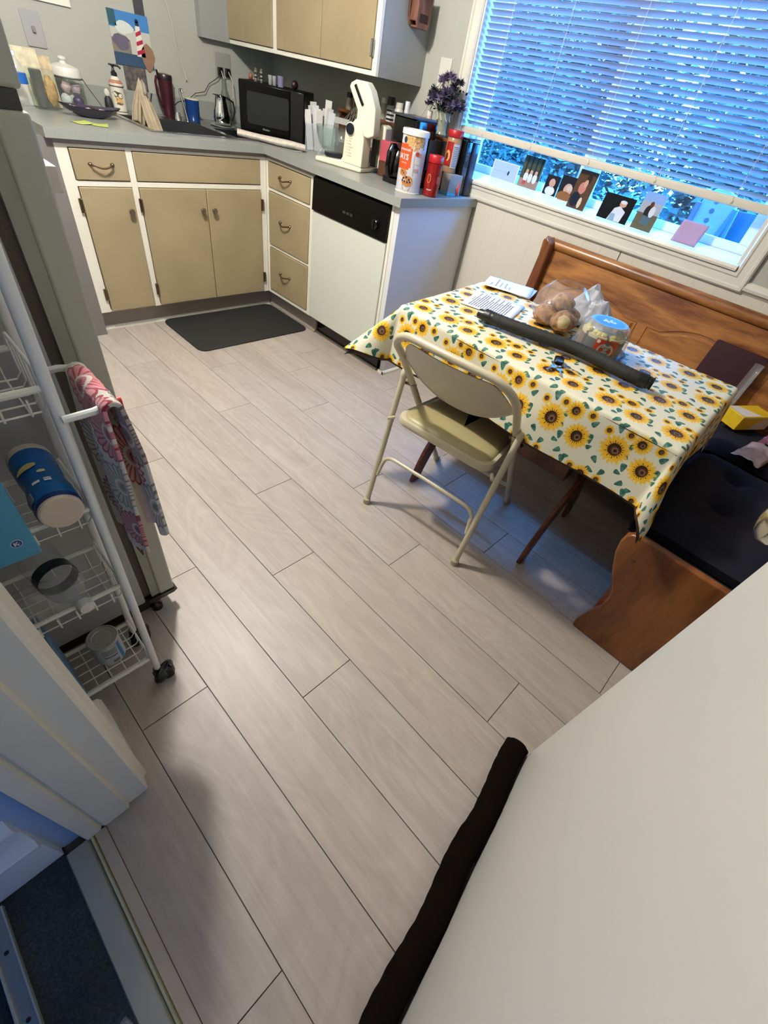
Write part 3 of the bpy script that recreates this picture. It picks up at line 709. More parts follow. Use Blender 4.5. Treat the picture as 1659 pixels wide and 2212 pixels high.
# carved routed panels
def carve(y0, y1):
    n = 24; zt = .735; zb = .50; outer = []
    for i in range(n + 1):
        u = i / n; y = y0 + (y1 - y0) * u
        if u < .14 or u > .86: z = zt - .050
        else:
            w = (u - .14) / .72; z = zt - .050 + .050 * (sin(pi * w) ** .8)
        outer.append((y, z))
    loop = [(y0, zb)] + outer + [(y1, zb)]
    cy_ = (y0 + y1) / 2; cz_ = .62
    def ins(p, k): return (cy_ + (p[0] - cy_) * (1 - k / abs(y1 - y0) * 2), cz_ + (p[1] - cz_) * (1 - k / .12))
    pr = [(0, .000), (.004, -.006), (.010, -.006), (.016, -.001), (.022, .004), (.028, .004)]
    vs = []; fs = []; L = len(loop)
    for k, d in pr:
        for p in loop:
            y, z = ins(p, k); vs.append((lean(z) - .0045 - d, y, z))
    for j in range(len(pr) - 1):
        for i in range(L): fs.append((j * L + i, j * L + (i + 1) % L, (j + 1) * L + (i + 1) % L, (j + 1) * L + i))
    fs.append(tuple((len(pr) - 1) * L + i for i in range(L)))
    # skirt back to the board
    b_ = len(vs); vs += [(lean(p[1]) + .004, p[0], p[1]) for p in loop]
    for i in range(L): fs.append((b_ + i, b_ + (i + 1) % L, (i + 1) % L, i))
    M().add(vs, fs, oak).build('carved_panel', be, smooth=30)
carve(-1.76, -2.24); carve(-2.29, -2.77); carve(-2.82, -3.2)
M().box(.10, BX, -3.25, -1.70, .425, .445, oak).build('seat', be, bev=.004)
M().box(.13, .15, -2.84, -1.72, .10, .425, oak).build('seat_apron', be)
# second wing of the bench, near side
b2_ = thing('bench_wing', 'oak end wing of the bench with S-curved side panel nearest the door', 'bench', (-.2, -3.0, 0))
prf = [(-2.852, .0), (-2.850, .035), (-2.862, .095), (-2.879, .150), (-2.881, .20), (-2.872, .245), (-2.848, .285), (-2.826, .330), (-2.808, .375), (-2.800, .420), (-2.803, .448), (-2.818, .463), (-2.845, .468), (-3.24, .466), (-3.24, 0)]
q = M(); q.prism(prf, 'x', -.640, -.612, oakx); q.build('side_panel', b2_, 'red brown oak side panel with curved front edge', bev=.006, seg=3)
M().lathe([(.006, 0), (.006, .0012), (0, .0012)], (-.640, -2.865, .385), P('dowel plug', '#4c240e', .5), 12, axis=(-1, 0, 0)).build('dowel_plug', b2_)
M().box(-.612, .10, -3.24, -2.86, .425, .445, oak).build('seat', b2_, bev=.004)
M().box(-.612, .10, -2.885, -2.868, .08, .425, oakd).build('seat_apron', b2_)
M().box(-.612, .5, -3.27, -3.245, .1, .86, oak).build('backrest', b2_)
# cushions
def cushion(name, x0, x1, y0, y1, z0, h, label, tufts, seed=0):
    q = M(); nx, ny = 44, 36
    def top(u, v):
        x = x0 + (x1 - x0) * u; y = y0 + (y1 - y0) * v
        e = min(1, 5.5 * min(u, 1 - u)) ; g = min(1, 5.5 * min(v, 1 - v))
        k = (sin(e * pi / 2) ** .5) * (sin(g * pi / 2) ** .5) if e > 0 and g > 0 else 0
        z = z0 + .010 + (h - .010) * k
        for tx, ty in tufts:
            d = hypot((x - tx), (y - ty)); z -= h * .50 * math.exp(-(d / .032) ** 2) + h * .22 * math.exp(-(d / .10) ** 2)
            for a in (.6, 2.2, 3.6, 5.1):
                pr = (x - tx) * cos(a) + (y - ty) * sin(a); pp = abs(-(x - tx) * sin(a) + (y - ty) * cos(a))
                if 0 < pr < .16: z -= h * .10 * math.exp(-(pp / .011) ** 2) * (1 - pr / .16)
        z += .003 * noise.noise(Vector((x * 14 + seed, y * 14, 0)))
        cr = .02 * (1 - k)
        return (x + (cr if u < .5 else -cr) * (1 if u in (0, 1) else 0), y, z)
    q.sheet(top, nx, ny, navy)
    q.sheet(lambda u, v: (x0 + (x1 - x0) * u, y0 + (y1 - y0) * v, z0 + .001), 8, 8, navy)
    ring = [(x0, y0), (x1, y0), (x1, y1), (x0, y1)]
    for i in range(4):
        a, b = ring[i], ring[(i + 1) % 4]
        q.add([(a[0], a[1], z0 + .001), (b[0], b[1], z0 + .001), (b[0], b[1], z0 + .010), (a[0], a[1], z0 + .010)], [(0, 1, 2, 3)], navy)
    o = q.build(name, None, label, 'cushion', smooth=60)
    pp = M(); c = .015
    path = []
    for sx, sy, a0 in ((1, 1, 0), (-1, 1, 90), (-1, -1, 180), (1, -1, 270)):
        for k in range(4):
            a = radians(a0 + 30 * k); path.append(((x0 + x1) / 2 + sx * ((x1 - x0) / 2 - c) + c * cos(a), (y0 + y1) / 2 + sy * ((y1 - y0) / 2 - c) + c * sin(a), z0 + .012))
    pp.tube(path, .005, navy, 6, closed=True); pp.build('piping', o)
    bt = M()
    for tx, ty in tufts: bt.ball((tx, ty, z0 + h * .34), (.008, .008, .004), navy, 8, 5)
    bt.build('tuft_button', o) if len(tufts) == 1 else [M().ball((tx, ty, z0 + h * .34), (.008, .008, .004), navy, 8, 5).build('tuft_button', o) for tx, ty in tufts]
    return o
cushion('seat_cushion', -.606, .085, -3.235, -2.795, .4465, .075, 'dark navy tufted seat cushion on the bench wing by the door', [(-.30, -2.96), (-.07, -2.95), (-.30, -3.13), (-.07, -3.13)], 1)
cushion('seat_cushion', .105, .485, -3.235, -2.79, .4465, .062, 'dark navy seat cushion in the far corner of the bench, under the snack bag', [(.26, -3.1)], 4)
# objects on the corner seat
q = M(); T_ = TR((.392, -2.855, .5215), radians(-30)); yb = P('yellow carton', '#d8b620', .45, var=.1, vscale=30)
q.box(-.09, .09, -.045, .045, 0, .06, yb, T_); yo = q.build('yellow_carton', None, 'yellow and white snack carton on the corner seat behind the table', 'carton', bev=.002)
q = M(); f_ = lambda a, b: T_ @ Vector((a, -.0457, b)); q.poly([(-.02, 0.002), (.085, .002), (.085, .045), (.05, .05), (.01, .035)], f_, paperw); q.rect(-.088, .088, .054, .058, f_, paperw, 4)
f2 = lambda a, b: T_ @ Vector((a, b, .0607)); q.poly([(-.085, -.04), (.02, -.04), (-.03, .04), (-.085, .04)], f2, paperw); q.build('printed_patch', yo)
q = M(); bm_ = P('burgundy leatherette', '#2f0a12', .4)
T_ = Matrix.Translation((.452, -2.575, .555)) @ Euler((0, radians(12), 0)).to_matrix().to_4x4()
q.rbox(-.105, .10, .205, .20, 0, .016, bm_, r=.008, T=T_ @ Matrix(((0, 0, 1, 0), (1, 0, 0, 0), (0, 1, 0, 0), (0, 0, 0, 1)))); bo = q.build('burgundy_folder', None, 'burgundy folder leaning on the bench back at the far table corner', 'folder', bev=.002)
q = M(); q.box(.0035, .0125, -.2065, -.006, .004, .196, paperw, T_); q.build('page_block', bo)
q = M(); q.sheet(lambda u, v: (.40 + .075 * v + .01 * sin(u * 3), -2.752 - .035 * u, .525 + .20 * v), 6, 6, film_c); q.build('clear_sleeve', None, 'clear plastic sleeve standing beside the burgundy folder', 'plastic sleeve', solid=.001)
q = M(); foil = P('crumpled silver film', '#b9b4bf', .25, .5)
q.sheet(lambda u, v: (.06 + .20 * u + .012 * v, -2.99 + .10 * v - .04 * u, .522 + .010 * noise.noise(Vector((u * 5, v * 5, 2))) + .010 * sin(v * pi)), 20, 12, foil); sn = q.build('snack_bag', None, 'clear and silver snack bag lying on the corner cushion', 'snack bag', solid=.0015)
q = M(); q.sheet(lambda u, v: (.27 + .13 * u, -3.03 + .09 * v - .02 * u, .524 + .012 * noise.noise(Vector((u * 6, v * 5, 7))) + .012 * sin(v * pi)), 16, 10, P('pink foil', '#8d5f74', .3, .5)); q.build('printed_end', sn)

# ------------------------------------------------------------------ table
TZ = .745
A_, B_, C_, D_ = Vector((-.645, -1.785, 0)), Vector((-.065, -1.725, 0)), Vector((.005, -2.765, 0)), Vector((-.635, -2.775, 0))
tb = thing('trestle_table', 'red oak trestle table under the sunflower cloth', 'table', (-.32, -2.26, 0))
q = M(); q.prism([(p.x, p.y) for p in (A_, B_, C_, D_)], 'z', TZ - .028, TZ, oakd); q.build('tabletop', tb, bev=.004)
for y in (-2.545, -1.935):
    for sgn in (1, -1):
        cx = -.315; q = M(); L = []; R_ = []
        for k in range(15):
            u = k / 14; z = .0 + (TZ - .03) * u
            x = -.215 * (1 - 2 * u) * (1 + .28 * cos(pi * u) * 0) - .040 * sin(2 * pi * u)
            w = .026 + .016 * sin(pi * u)
            L.append((cx + sgn * x - w, z)); R_.append((cx + sgn * x + w, z))
        o_ = .0 if sgn == 1 else .019
        q.prism(L + R_[::-1], 'y', y - .018 + o_, y + .0 + o_, oakd); q.build('leg', tb, bev=.004)
M().box(-.345, -.285, -2.50, -1.96, .30, .37, oakd).build('stretcher', tb, bev=.004)
# sunflower fabric
sf = bpy.data.materials.new('sunflower print cloth'); t = NT(sf)
uvs = t.sep(t.coord('UV')); Wc, Hc = .205, .160
u0, v0 = uvs[0], uvs[1]
row = t.m('FLOOR', t.m('DIVIDE', v0, Hc)); odd = t.m('MULTIPLY', t.m('MODULO', t.m('ABSOLUTE', row), 2.0), Wc * .5)
cu = t.m('MULTIPLY', t.m('FRACT', t.m('DIVIDE', t.m('ADD', u0, odd), Wc)), Wc); cv = t.m('MULTIPLY', t.m('FRACT', t.m('DIVIDE', v0, Hc)), Hc)
wob = t.noise(75, 3, t.coord('UV')); wob2 = t.noise(240, 2, t.coord('UV'))
colr = lin('#d3cfb8')
def polar(x, y):
    dx, dy = t.m('SUBTRACT', cu, x), t.m('SUBTRACT', cv, y)
    return dx, dy, t.m('SQRT', t.m('ADD', t.m('MULTIPLY', dx, dx), t.m('MULTIPLY', dy, dy))), t.m('ARCTAN2', dy, dx)
def leaf(col, x, y, ang, L, w):
    dx, dy = t.m('SUBTRACT', cu, x), t.m('SUBTRACT', cv, y); ca, sa = cos(ang), sin(ang)
    a = t.m('ADD', t.m('MULTIPLY', dx, ca / L), t.m('MULTIPLY', dy, sa / L)); b = t.m('ADD', t.m('MULTIPLY', dx, -sa / w), t.m('MULTIPLY', dy, ca / w))
    b = t.m('MULTIPLY', b, t.m('ADD', 1.0, t.m('MULTIPLY', a, .55)))
    r = t.m('ADD', t.m('MULTIPLY', a, a), t.m('MULTIPLY', b, b)); mk = t.m('LESS_THAN', r, 1.0)
    g = t.ramp(wob, [(.35, '#1f4a40'), (.55, '#3f7263'), (.7, '#5d8a78')]); return t.mix(mk, col, g)
def sun(col, x, y, R, ph, n=19):
    dx, dy, r, th_ = polar(x, y)
    rr = t.m('DIVIDE', r, R)
    pet = t.m('ABSOLUTE', t.m('SINE', t.m('MULTIPLY', t.m('ADD', th_, ph), n / 2))); pet2 = t.m('ABSOLUTE', t.m('SINE', t.m('MULTIPLY', t.m('ADD', th_, ph * 2), 5.5)))
    edge = t.m('ADD', t.m('ADD', .66, t.m('MULTIPLY', pet, .20)), t.m('ADD', t.m('MULTIPLY', pet2, .10), t.m('MULTIPLY', wob, .22)))
    soft = t.m('DIVIDE', t.m('SUBTRACT', edge, rr), .14, clamp=True)
    yel = t.ramp(t.m('ADD', t.m('MULTIPLY', rr, .6), t.m('MULTIPLY', wob2, .45)), [(.30, '#c07a10'), (.5, '#dda514'), (.75, '#e0b638')])
    col = t.mix(soft, col, yel)
    strk = t.m('MULTIPLY', t.m('LESS_THAN', rr, t.m('ADD', .46, t.m('MULTIPLY', pet2, .16))), t.m('GREATER_THAN', t.m('ABSOLUTE', t.m('SINE', t.m('MULTIPLY', th_, 10.5))), .90))
    col = t.mix(strk, col, lin('#3a2010'))
    cen = t.m('LESS_THAN', rr, t.m('ADD', .38, t.m('MULTIPLY', wob, .08)))
    dd_ = t.m('DIVIDE', t.m('SQRT', t.m('ADD', t.m('POWER', t.m('SUBTRACT', dx, R * .08), 2.0), t.m('POWER', t.m('SUBTRACT', dy, R * .05), 2.0))), R)
    cc = t.ramp(t.m('ADD', dd_, t.m('MULTIPLY', t.m('SUBTRACT', wob, .5), .12)), [(.0, '#241308'), (.10, '#2c180b'), (.13, '#7a6048'), (.20, '#6f543c'), (.25, '#4a2c18'), (.38, '#2a160a')])
    return t.mix(cen, col, cc)
col = colr
LV = [(.086, .094, .5, .013, .008), (.090, .060, -1.0, .012, .007), (.038, .030, 1.3, .014, .008), (.045, .016, -.4, .009, .006), (.125, .020, .2, .013, .007), (.158, .012, 2.0, .013, .007),
      (.182, .098, 1.2, .015, .009), (.192, .120, -.7, .009, .006), (.012, .012, 2.4, .012, .007), (.100, .126, 1.4, .013, .0075), (.094, .146, .1, .010, .006), (.176, .052, -.9, .012, .007), (.020, .145, .8, .012, .007)]
for x, y, a, L, w in LV: col = leaf(col, x, y, a, L, w)
for x, y, R, ph in ((.052, .092, .045, .3), (.146, .108, .040, 1.1), (.108, .044, .029, .7), (.158, .036, .017, 2.), (.070, .035, .017, .1), (.012, .050, .016, 1.4)): col = sun(col, x, y, R, ph)
t.l.new(col, t.bsdf.inputs['Base Color']) if not isinstance(col, tuple) else None
t.bsdf.inputs['Roughness'].default_value = .55; t.bsdf.inputs['Specular IOR Level'].default_value = .3
t.bump(t.noise(900, 2, t.coord('UV')), .08, .0005)

def cloth(name, drop, zt, mat, corner, flare, lab, seed):
    """square cloth over the quad table top: flat coords (s across x, t along y) -> draped position"""
    q = M()
    def at_(s_, t_):                       # bilinear on the quad, s 0..1 from window side? A->B, t 0..1 A->D
        s_ = min(1, max(0, s_)); t_ = min(1, max(0, t_))
        return (A_ * (1 - s_) + B_ * s_) * (1 - t_) + (D_ * (1 - s_) + C_ * s_) * t_
    LX, LY = .61, 1.02
    def fn(u, v):
        a = -drop + (LX + 2 * drop) * u; b = -drop + (LY + 2 * drop) * v      # metres
        p = at_(a / LX, b / LY); ex = max(0, -a) or -max(0, a - LX); ey = max(0, -b) or -max(0, b - LY)   # ex>0 : over the left (-x) edge; ey>0 : over the far (+y) edge
        ax_, ay_ = abs(ex), abs(ey); r = hypot(ax_, ay_)
        if r < 1e-6: return (p.x, p.y, zt + .0006 * noise.noise(Vector((a * 30, b * 30, seed))))
        dx, dy = (-1 if ex > 0 else 1) * (ax_ / r), (1 if ey > 0 else -1) * (ay_ / r)
        dg = 2 * ax_ * ay_ / (r * r)                                       # 1 on the diagonal
        ci = corner[(ex > 0, ey > 0)] if dg > 0 else 0
        out = flare + ci * dg
        rip = (.010 * sin(b * 11 + seed) if ax_ > ay_ else .008 * sin(a * 12 + seed)) * min(1, r / .1) * (1 - dg)
        rad = .012; arc_ = min(r, rad * pi / 2)
        if r <= rad * pi / 2:
            th_ = r / rad; h_ = rad * sin(th_); dz = rad * (1 - cos(th_))
        else:
            k = r - rad * pi / 2; o_ = min(.95, out); h_ = rad + k * o_; dz = rad + k * sqrt(1 - o_ * o_)
        h_ += rip
        # keep side directions perpendicular except on the diagonal wedge
        if dg > 0 and ci > 0:
            w = dg ** .8; nx, ny = dx, dy
        return (p.x + dx * h_, p.y + dy * h_, zt - dz)
    q.sheet(fn, 110, 150, mat, lambda u, v: (v * (LY + 2 * drop), -u * (LX + 2 * drop) + 5.0))
    return q.build(name, None, lab, 'tablecloth', smooth=60)
under = P('brown plaid undercloth', '#3a2a1c', .8, var=.6, vscale=45)
cloth('undercloth', .202, TZ + .0012, under, {(True, True): .60, (True, False): .21, (False, True): .28, (False, False): .09}, .072, 'dark brown under-tablecloth showing below the sunflower hem', 1.0)
cloth('sunflower_tablecloth', .196, TZ + .0040, sf, {(True, True): .62, (True, False): .22, (False, True): .3, (False, False): .1}, .10, 'cream tablecloth printed with sunflowers draped over the trestle table', 1.0)

# ------------------------------------------------------------------ folding chair (local frame: +x front, origin under its centre)
ch = thing('folding_chair', 'beige metal folding chair with vinyl seat pulled up to the table', 'chair', (-.553, -2.132, 0), radians(5.9), local=True)
hw = .218
def fx(z): return -.285 + (.77 - z) * (.555 / .77)     # main frame line, front feet at z=0
q = M(); pts = [(fx(.012), -hw + .012, .012), (fx(.30), -hw + .006, .30), (fx(.56), -hw, .56)]
top = [(fx(.56 + .16 * sin(a)) - .01 * sin(a), -hw + (0 if a < .2 else 0), .56 + .16 * sin(a)) for a in ()]
pts += [(fx(.66) - .004, -hw, .66)]
for k in range(1, 9):
    a = pi / 2 * k / 8; pts.append((fx(.70 + .075 * sin(a)) - .012, -hw + .085 * (1 - cos(a)), .695 + .075 * sin(a)))
mir = [(x, -y, z) for x, y, z in pts[::-1]]; mid = [(fx(.775) - .018, y, .772) for y in (-.06, 0, .06)]
q.tube(pts + mid + mir, .0125, chairm, 12); q.build('main_frame', ch)
for sgn in (-1, 1):
    q = M(); q.tube([(-.060 - .085, sgn * (hw + .020), .575), (-.245, sgn * (hw + .014), .012)], .0115, chairm, 12)
    lg = q.build('rear_leg', ch)
    q = M(); q.lathe([(.0, 0), (.0155, .001), (.0155, .022), (.012, .026)], (-.246, sgn * (hw + .014), 0), P('beige rubber foot', '#a89d84', .6), 16); q.build('rubber_foot', lg)
    q = M(); q.lathe([(.0, -.002), (.0135, .0), (.0145, .012), (.012, .02)], (-.148, sgn * (hw + .0195), .560), chairm, 16, axis=(.1, 0, .56)); q.ball((-.144, sgn * (hw + .0195), .582), (.012, .012, .007), chairm, 12, 6); q.build('leg_cap', lg)
    q = M(); q.lathe([(.0, 0), (.0155, .001), (.0155, .022), (.012, .026)], (fx(0.01), sgn * (hw - .012), 0), P('beige rubber foot', '#a89d84', .6), 16); q.build('rubber_foot', ch)
    q = M(); q.cyl((fx(.53), sgn * (hw - .02), .53), (fx(.53) - .02, sgn * (hw + .034), .53), .007, bronze, n=10); q.build('pivot_bolt', ch)
    q = M(); q.tube([(-.215, sgn * (hw + .010), .415), (-.19, sgn * (hw - .004), .418)], .006, chairm, 8); q.build('seat_bracket', ch)
q = M(); pts = []
def rl(z): return -.245 + (z - .012) * (.100 / .563)
pts = [(rl(.15) - .0, -hw - .004, .150), (rl(.20), -hw + .004, .205)]
for k in range(1, 7):
    a = pi / 2 * k / 6; pts.append((rl(.24), -hw + .004 + .05 * (1 - cos(a)), .205 + .045 * sin(a)))
q.tube(pts + [(rl(.24), 0, .252)] + [(x, -y, z) for x, y, z in pts[::-1]], .0075, chairm, 10); q.build('rear_crossbar', ch)
q = M(); q.tube([(fx(.16), -hw + .01, .16), (fx(.16), hw - .01, .16)], .0075, chairm, 10); q.build('front_crossbar', ch)
# seat: rounded trapezoid with rolled rim
def seat_loop(z, g):
    pts = []
    c = [(.165, .175), (-.205, .195), (-.205, -.195), (.165, -.175)]; rr = [.07, .05, .05, .07]
    for (x, y), r, a0 in zip(c, rr, (0, 90, 180, 270)):
        sx, sy = (1 if x > 0 else -1), (1 if y > 0 else -1)
        for k in range(6):
            a = radians(a0 + 18 * k); pts.append((x + g * sx - sx * r + r * cos(a), y + g * sy - sy * r + r * sin(a), z))
    return pts
q = M(); vs = []; fs = []
lv = [(.418, -.006), (.412, 0), (.416, .006), (.430, .008), (.441, .004), (.443, -.004), (.441, -.010)]
for z, g in lv: vs += seat_loop(z, g)
n = 24
for j in range(len(lv) - 1):
    for i in range(n): fs.append((j * n + i, j * n + (i + 1) % n, (j + 1) * n + (i + 1) % n, (j + 1) * n + i))
fs.append(tuple(range(n))); q.add(vs, fs, chairm); st = q.build('seat_pan', ch, smooth=50)
q = M(); vs = []; fs = []
lv = [(.4405, -.010), (.447, -.014), (.4515, -.030), (.453, -.07), (.4535, -.13)]
for z, g in lv: vs += seat_loop(z, g)
for j in range(len(lv) - 1):
    for i in range(n): fs.append((j * n + i, j * n + (i + 1) % n, (j + 1) * n + (i + 1) % n, (j + 1) * n + i))
fs.append(tuple((len(lv) - 1) * n + i for i in range(n))); q.add(vs, fs, chairs_); q.build('seat_pad', st, 'olive beige vinyl seat pad', smooth=60)
# back panel, curved, with U-shaped lower edge
q = M()
def bp_(u, v, off=0):
    y = -.205 + .41 * u; e = abs(2 * u - 1)
    zb = .575 + .085 * e ** 2.6; zt_ = .752 - .085 * max(0, (e - .62) / .38) ** 2.2
    z = zb + (zt_ - zb) * v
    return (fx(z) - .004 - .038 * (1 - e ** 2) * 1.0 - .002 + off, y, z)
q.sheet(lambda u, v: bp_(u, v), 36, 12, chairm); q.sheet(lambda u, v: bp_(u, v, .004), 36, 12, chairm)
bkp = q.build('backrest', ch, smooth=60)
q = M(); q.tube([Vector(bp_(i / 30, 0)) + Vector((.002, 0, 0)) for i in range(31)], .0045, chairm, 8); q.build('rolled_edge', bkp)
# ------------------------------------------------------------------ wire cart
ca = thing('wire_cart', 'narrow white wire basket cart on black casters between refrigerator and doorway', 'cart', (-1.98, -2.05, 0))
def lx(z): return .022 * z                      # the tower leans slightly
CXR, CXL, CY0, CY1 = -1.812, -2.30, -2.118, -1.972
def post(x, y, n_='post'):
    pts = [(x + lx(z) * (1 if y < -2.05 else 1.3), y, z) for z in (.055, .3, .6, .9, 1.15)]
    if y < -2.05: q = M(); q.tube(pts, .0088, cartw, 12)
    else: q = M(); q.tube(pts, .0085, cartw, 12)
    p = q.build(n_, ca)
    c = M(); c.ball((x + .012, y - .006, .030), (.036, .014, .032), blackp, 18, 10, T=Matrix.Rotation(.5, 3, 'Z').to_4x4()); c.lathe([(.0, -.012), (.024, -.012), (.0265, 0), (.024, .012), (0, .012)], (x + .014, y - .006, .0270), blackm, 22, axis=(.35, 1, 0))
    c.lathe([(.012, 0), (.011, .02), (.006, .028), (.006, .034)], (x, y, .036), blackp, 14)
    c.prism([(x - .014, .03), (x + .030, .052), (x + .034, .046), (x + .010, .022)], 'y', y - .014, y + .010, blackp); c.build('caster', p)
for x in (CXR, CXL):
    for y in (CY0, CY1): post(x, y)
def basket(z, depth, nb=9):
    q = M(); b = M()
    x0, x1 = CXL + .03, CXR - .012 + lx(z) ; y0, y1 = CY0 + .004, CY1 - .004
    for y in (y0, y1): q.tube([(x0, y, z), (x1 + .012, y, z)], .0052, cartw, 8)
    o = q.build('basket_rail', ca)
    zf = z - depth
    for i in range(nb + 5):
        x = x1 - .018 - i * .034
        if x < x0: break
        q = b; q.tube([(x, y0 - .001, z - .012), (x, y0 + .004, zf + .004), (x, y0 + .012, zf), (x, y1 - .012, zf), (x, y1 - .004, zf + .004), (x, y1, z + .002)], .0017, cartw, 5)
    for j in range(5):
        y = y0 + .014 + (y1 - y0 - .028) * j / 4; b.tube([(x0, y, zf + .002), (x1 - .004, y, zf + .002), (x1 + .004, y, zf + .012), (x1 + .004, y, z + .028)], .0016, cartw, 5)
    b.tube([(x1 + .004, y0, z + .002), (x1 + .006, y0 + .012, z + .028), (x1 + .006, y1 - .012, z + .028), (x1 + .004, y1, z + .002)], .0024, cartw, 6)
    b.build('wire_mesh', o)['kind'] = 'stuff'
for z, d in ((.112, .012), (.438, .050), (.668, .045), (.904, .045)): basket(z, d)
q = M(); zb = .858; xp = CXR + lx(zb)
q.tube([(xp, CY1 - .008, zb), (xp + .045, CY1 - .010, zb + .003), (xp + .060, CY1 - .016, zb + .003), (xp + .067, CY1 - .030, zb + .001), (xp + .067, CY1 - .07, zb), (xp + .067, CY0 + .008, zb), (xp + .060, CY0 - .004, zb), (xp + .045, CY0 - .010, zb), (xp, CY0 - .012, zb)], .0060, cartw, 10); q.build('towel_handle', ca)
# towel over the handle
tw = bpy.data.materials.new('dahlia print terry'); t = NT(tw)
uvs = t.sep(t.coord('UV')); wob = t.noise(90, 3, t.coord('UV')); colt = t.mix(t.m('GREATER_THAN', t.noise(700, 2, t.coord('UV')), .5), lin('#c9c4ba'), lin('#b9b3a8'))
def dahlia(col, x, y, R, dark, mid, n, ph):
    dx, dy = t.m('SUBTRACT', uvs[0], x), t.m('SUBTRACT', uvs[1], y)
    r = t.m('DIVIDE', t.m('SQRT', t.m('ADD', t.m('MULTIPLY', dx, dx), t.m('MULTIPLY', dy, dy))), R); th_ = t.m('ARCTAN2', dy, dx)
    s_ = t.m('ABSOLUTE', t.m('SINE', t.m('MULTIPLY', t.m('ADD', th_, ph), n / 2)))
    edge = t.m('ADD', .86, t.m('MULTIPLY', s_, .12)); inside = t.m('LESS_THAN', r, edge)
    pet = t.mix(t.m('GREATER_THAN', s_, t.m('ADD', .35, t.m('MULTIPLY', wob, .3))), lin(dark), lin(mid))
    pet = t.mix(t.m('GREATER_THAN', r, t.m('SUBTRACT', edge, .09)), pet, lin(dark))
    ring = t.m('LESS_THAN', t.m('ABSOLUTE', t.m('SUBTRACT', r, .30)), .05); pet = t.mix(ring, pet, lin('#cfc8bd'))
    pet = t.mix(t.m('LESS_THAN', r, .16), pet, lin(dark))
    return t.mix(inside, col, pet)
for a in ((.020, .30, .050, '#6d5a54', '#a89a90', 26, 0), (.075, .235, .046, '#8b2f3a', '#c87a80', 24, .3), (.010, .205, .046, '#8a2c36', '#c9858a', 26, .1), (.085, .145, .048, '#6f6d68', '#bdb9b0', 26, .2), (.020, .115, .042, '#7c7a72', '#b8b3a6', 22, .7), (.080, .050, .048, '#5c4444', '#a5938e', 26, .5), (.015, .03, .04, '#7c2a34', '#bd7a7e', 22, .2), (.06, .36, .05, '#8a2c36', '#cf9a9a', 24, .6), (.01, .42, .045, '#6f6d68', '#b8b3a6', 24, .1)):
    colt = dahlia(colt, *a)
t.l.new(colt, t.bsdf.inputs['Base Color']); t.bsdf.inputs['Roughness'].default_value = 1; t.bsdf.inputs['Sheen Weight'].default_value = .3
t.bump(t.noise(900, 2, t.coord('UV')), .5, .002)
q = M(); zt = zb + .011; xh = xp + .067
def towel(u, v):
    L1, L2, r = .335, .385, .013; s_ = v * (L1 + L2); t_ = (s_ - L1) / r
    yt = -2.146 + .148 * u
    if abs(t_) < pi / 2: return (xh - r * sin(t_), yt, zb + .001 + r * cos(t_) + .0015 * sin(u * 25))
    d = abs(s_ - L1) - r * pi / 2
    if t_ < 0:
        k2 = min(1, d / L1) ** .8; y = yt * (1 - k2) + (-2.132 + .076 * u) * k2
        x = xh + r + .004 * min(1, d / .1) + (.006 * sin(u * 13 + 2) + .004 * sin(u * 7)) * min(1, d / .1) + .010 * k2
    else:
        k2 = min(1, d / L2); y = yt * (1 - k2) + (-2.110 + .130 * u) * k2
        x = xh - r - .003 * min(1, d / .1) + .007 * sin(u * 9 + 1) * min(1, d / .1)
    return (x, y, zb - d - .006 * sin(u * 9))
q.sheet(towel, 26, 150, tw, lambda u, v: (u * .125, (1 - v) * .50 - .02))
tw_o = q.build('dish_towel', None, 'white dish towel with red and grey dahlia print hanging on the cart handle', 'towel', smooth=70, solid=.007)
q = M(); q.tube([(xh - .012, -2.07, zt - .40), (xh - .012, -2.065, zt - .425), (xh - .012, -2.035, zt - .43), (xh - .010, -2.02, zt - .41), (xh - .010, -2.022, zt - .38)], .0022, P('maroon cord', '#4b2426', .8), 6); q.build('hanging_loop', tw_o)
# items on the cart
blue = P('blue label plastic', '#0d5aa0', .28, var=.18, vscale=14); blued = P('deep blue plastic', '#12306f', .25)
q = M(); cc = Vector((-1.846, -2.142, .703)); ax = Vector((.02, 1, .0)).normalized()
q.lathe([(0, 0), (.030, 0), (.0325, .002), (.0333, .006)], cc, P('pale plastic lid', '#c3b6a8', .4), 30, axis=ax)
cn = q.build('snack_canister', None, 'blue waisted snack canister lying on its side in the third cart basket', 'canister')
q = M(); q.lathe([(.0334, .0061), (.0345, .02), (.0342, .055), (.0305, .075), (.0333, .10), (.0345, .15)], cc, blue, 30, axis=ax, caps=False); bd_ = q.build('body', cn)
q = M(); q.lathe([(.0347, .151), (.0347, .165), (.032, .168), (0, .168)], cc, paperw, 30, axis=ax); q.build('base_rim', cn)
q = M(); q.lathe([(.0339, .006), (.0350, .016), (.0339, .018)], cc, blued, 30, axis=ax, caps=False); q.build('blue_band', bd_)
def onc(r, th0, s0): 
    qr = Vector((0, 0, 1)).rotation_difference(ax)
    return lambda a, b: cc + qr @ Vector(((r + .0012) * cos(th0 + a / r), (r + .0012) * sin(th0 + a / r), s0 + b))
q = M(); f_ = onc(.0345, radians(250), .03)
q.rect(-.012, .012, -.008, .012, onc(.0345, radians(205), .03), P('pale label text block', '#aab4ba', .6), 6)
for i in range(5): q.rect(-.010, .010, -.006 + .0035 * i, -.0045 + .0035 * i, onc(.0349, radians(205), .03), ink, 6)
q.rect(-.006, .006, .020, .026, f_, paper, 4); q.rect(.012, .022, .018, .027, f_, paper, 4)
q.text('BEST BY', .0045, .0125, .0215, onc(.0347, radians(250), .03), dink)
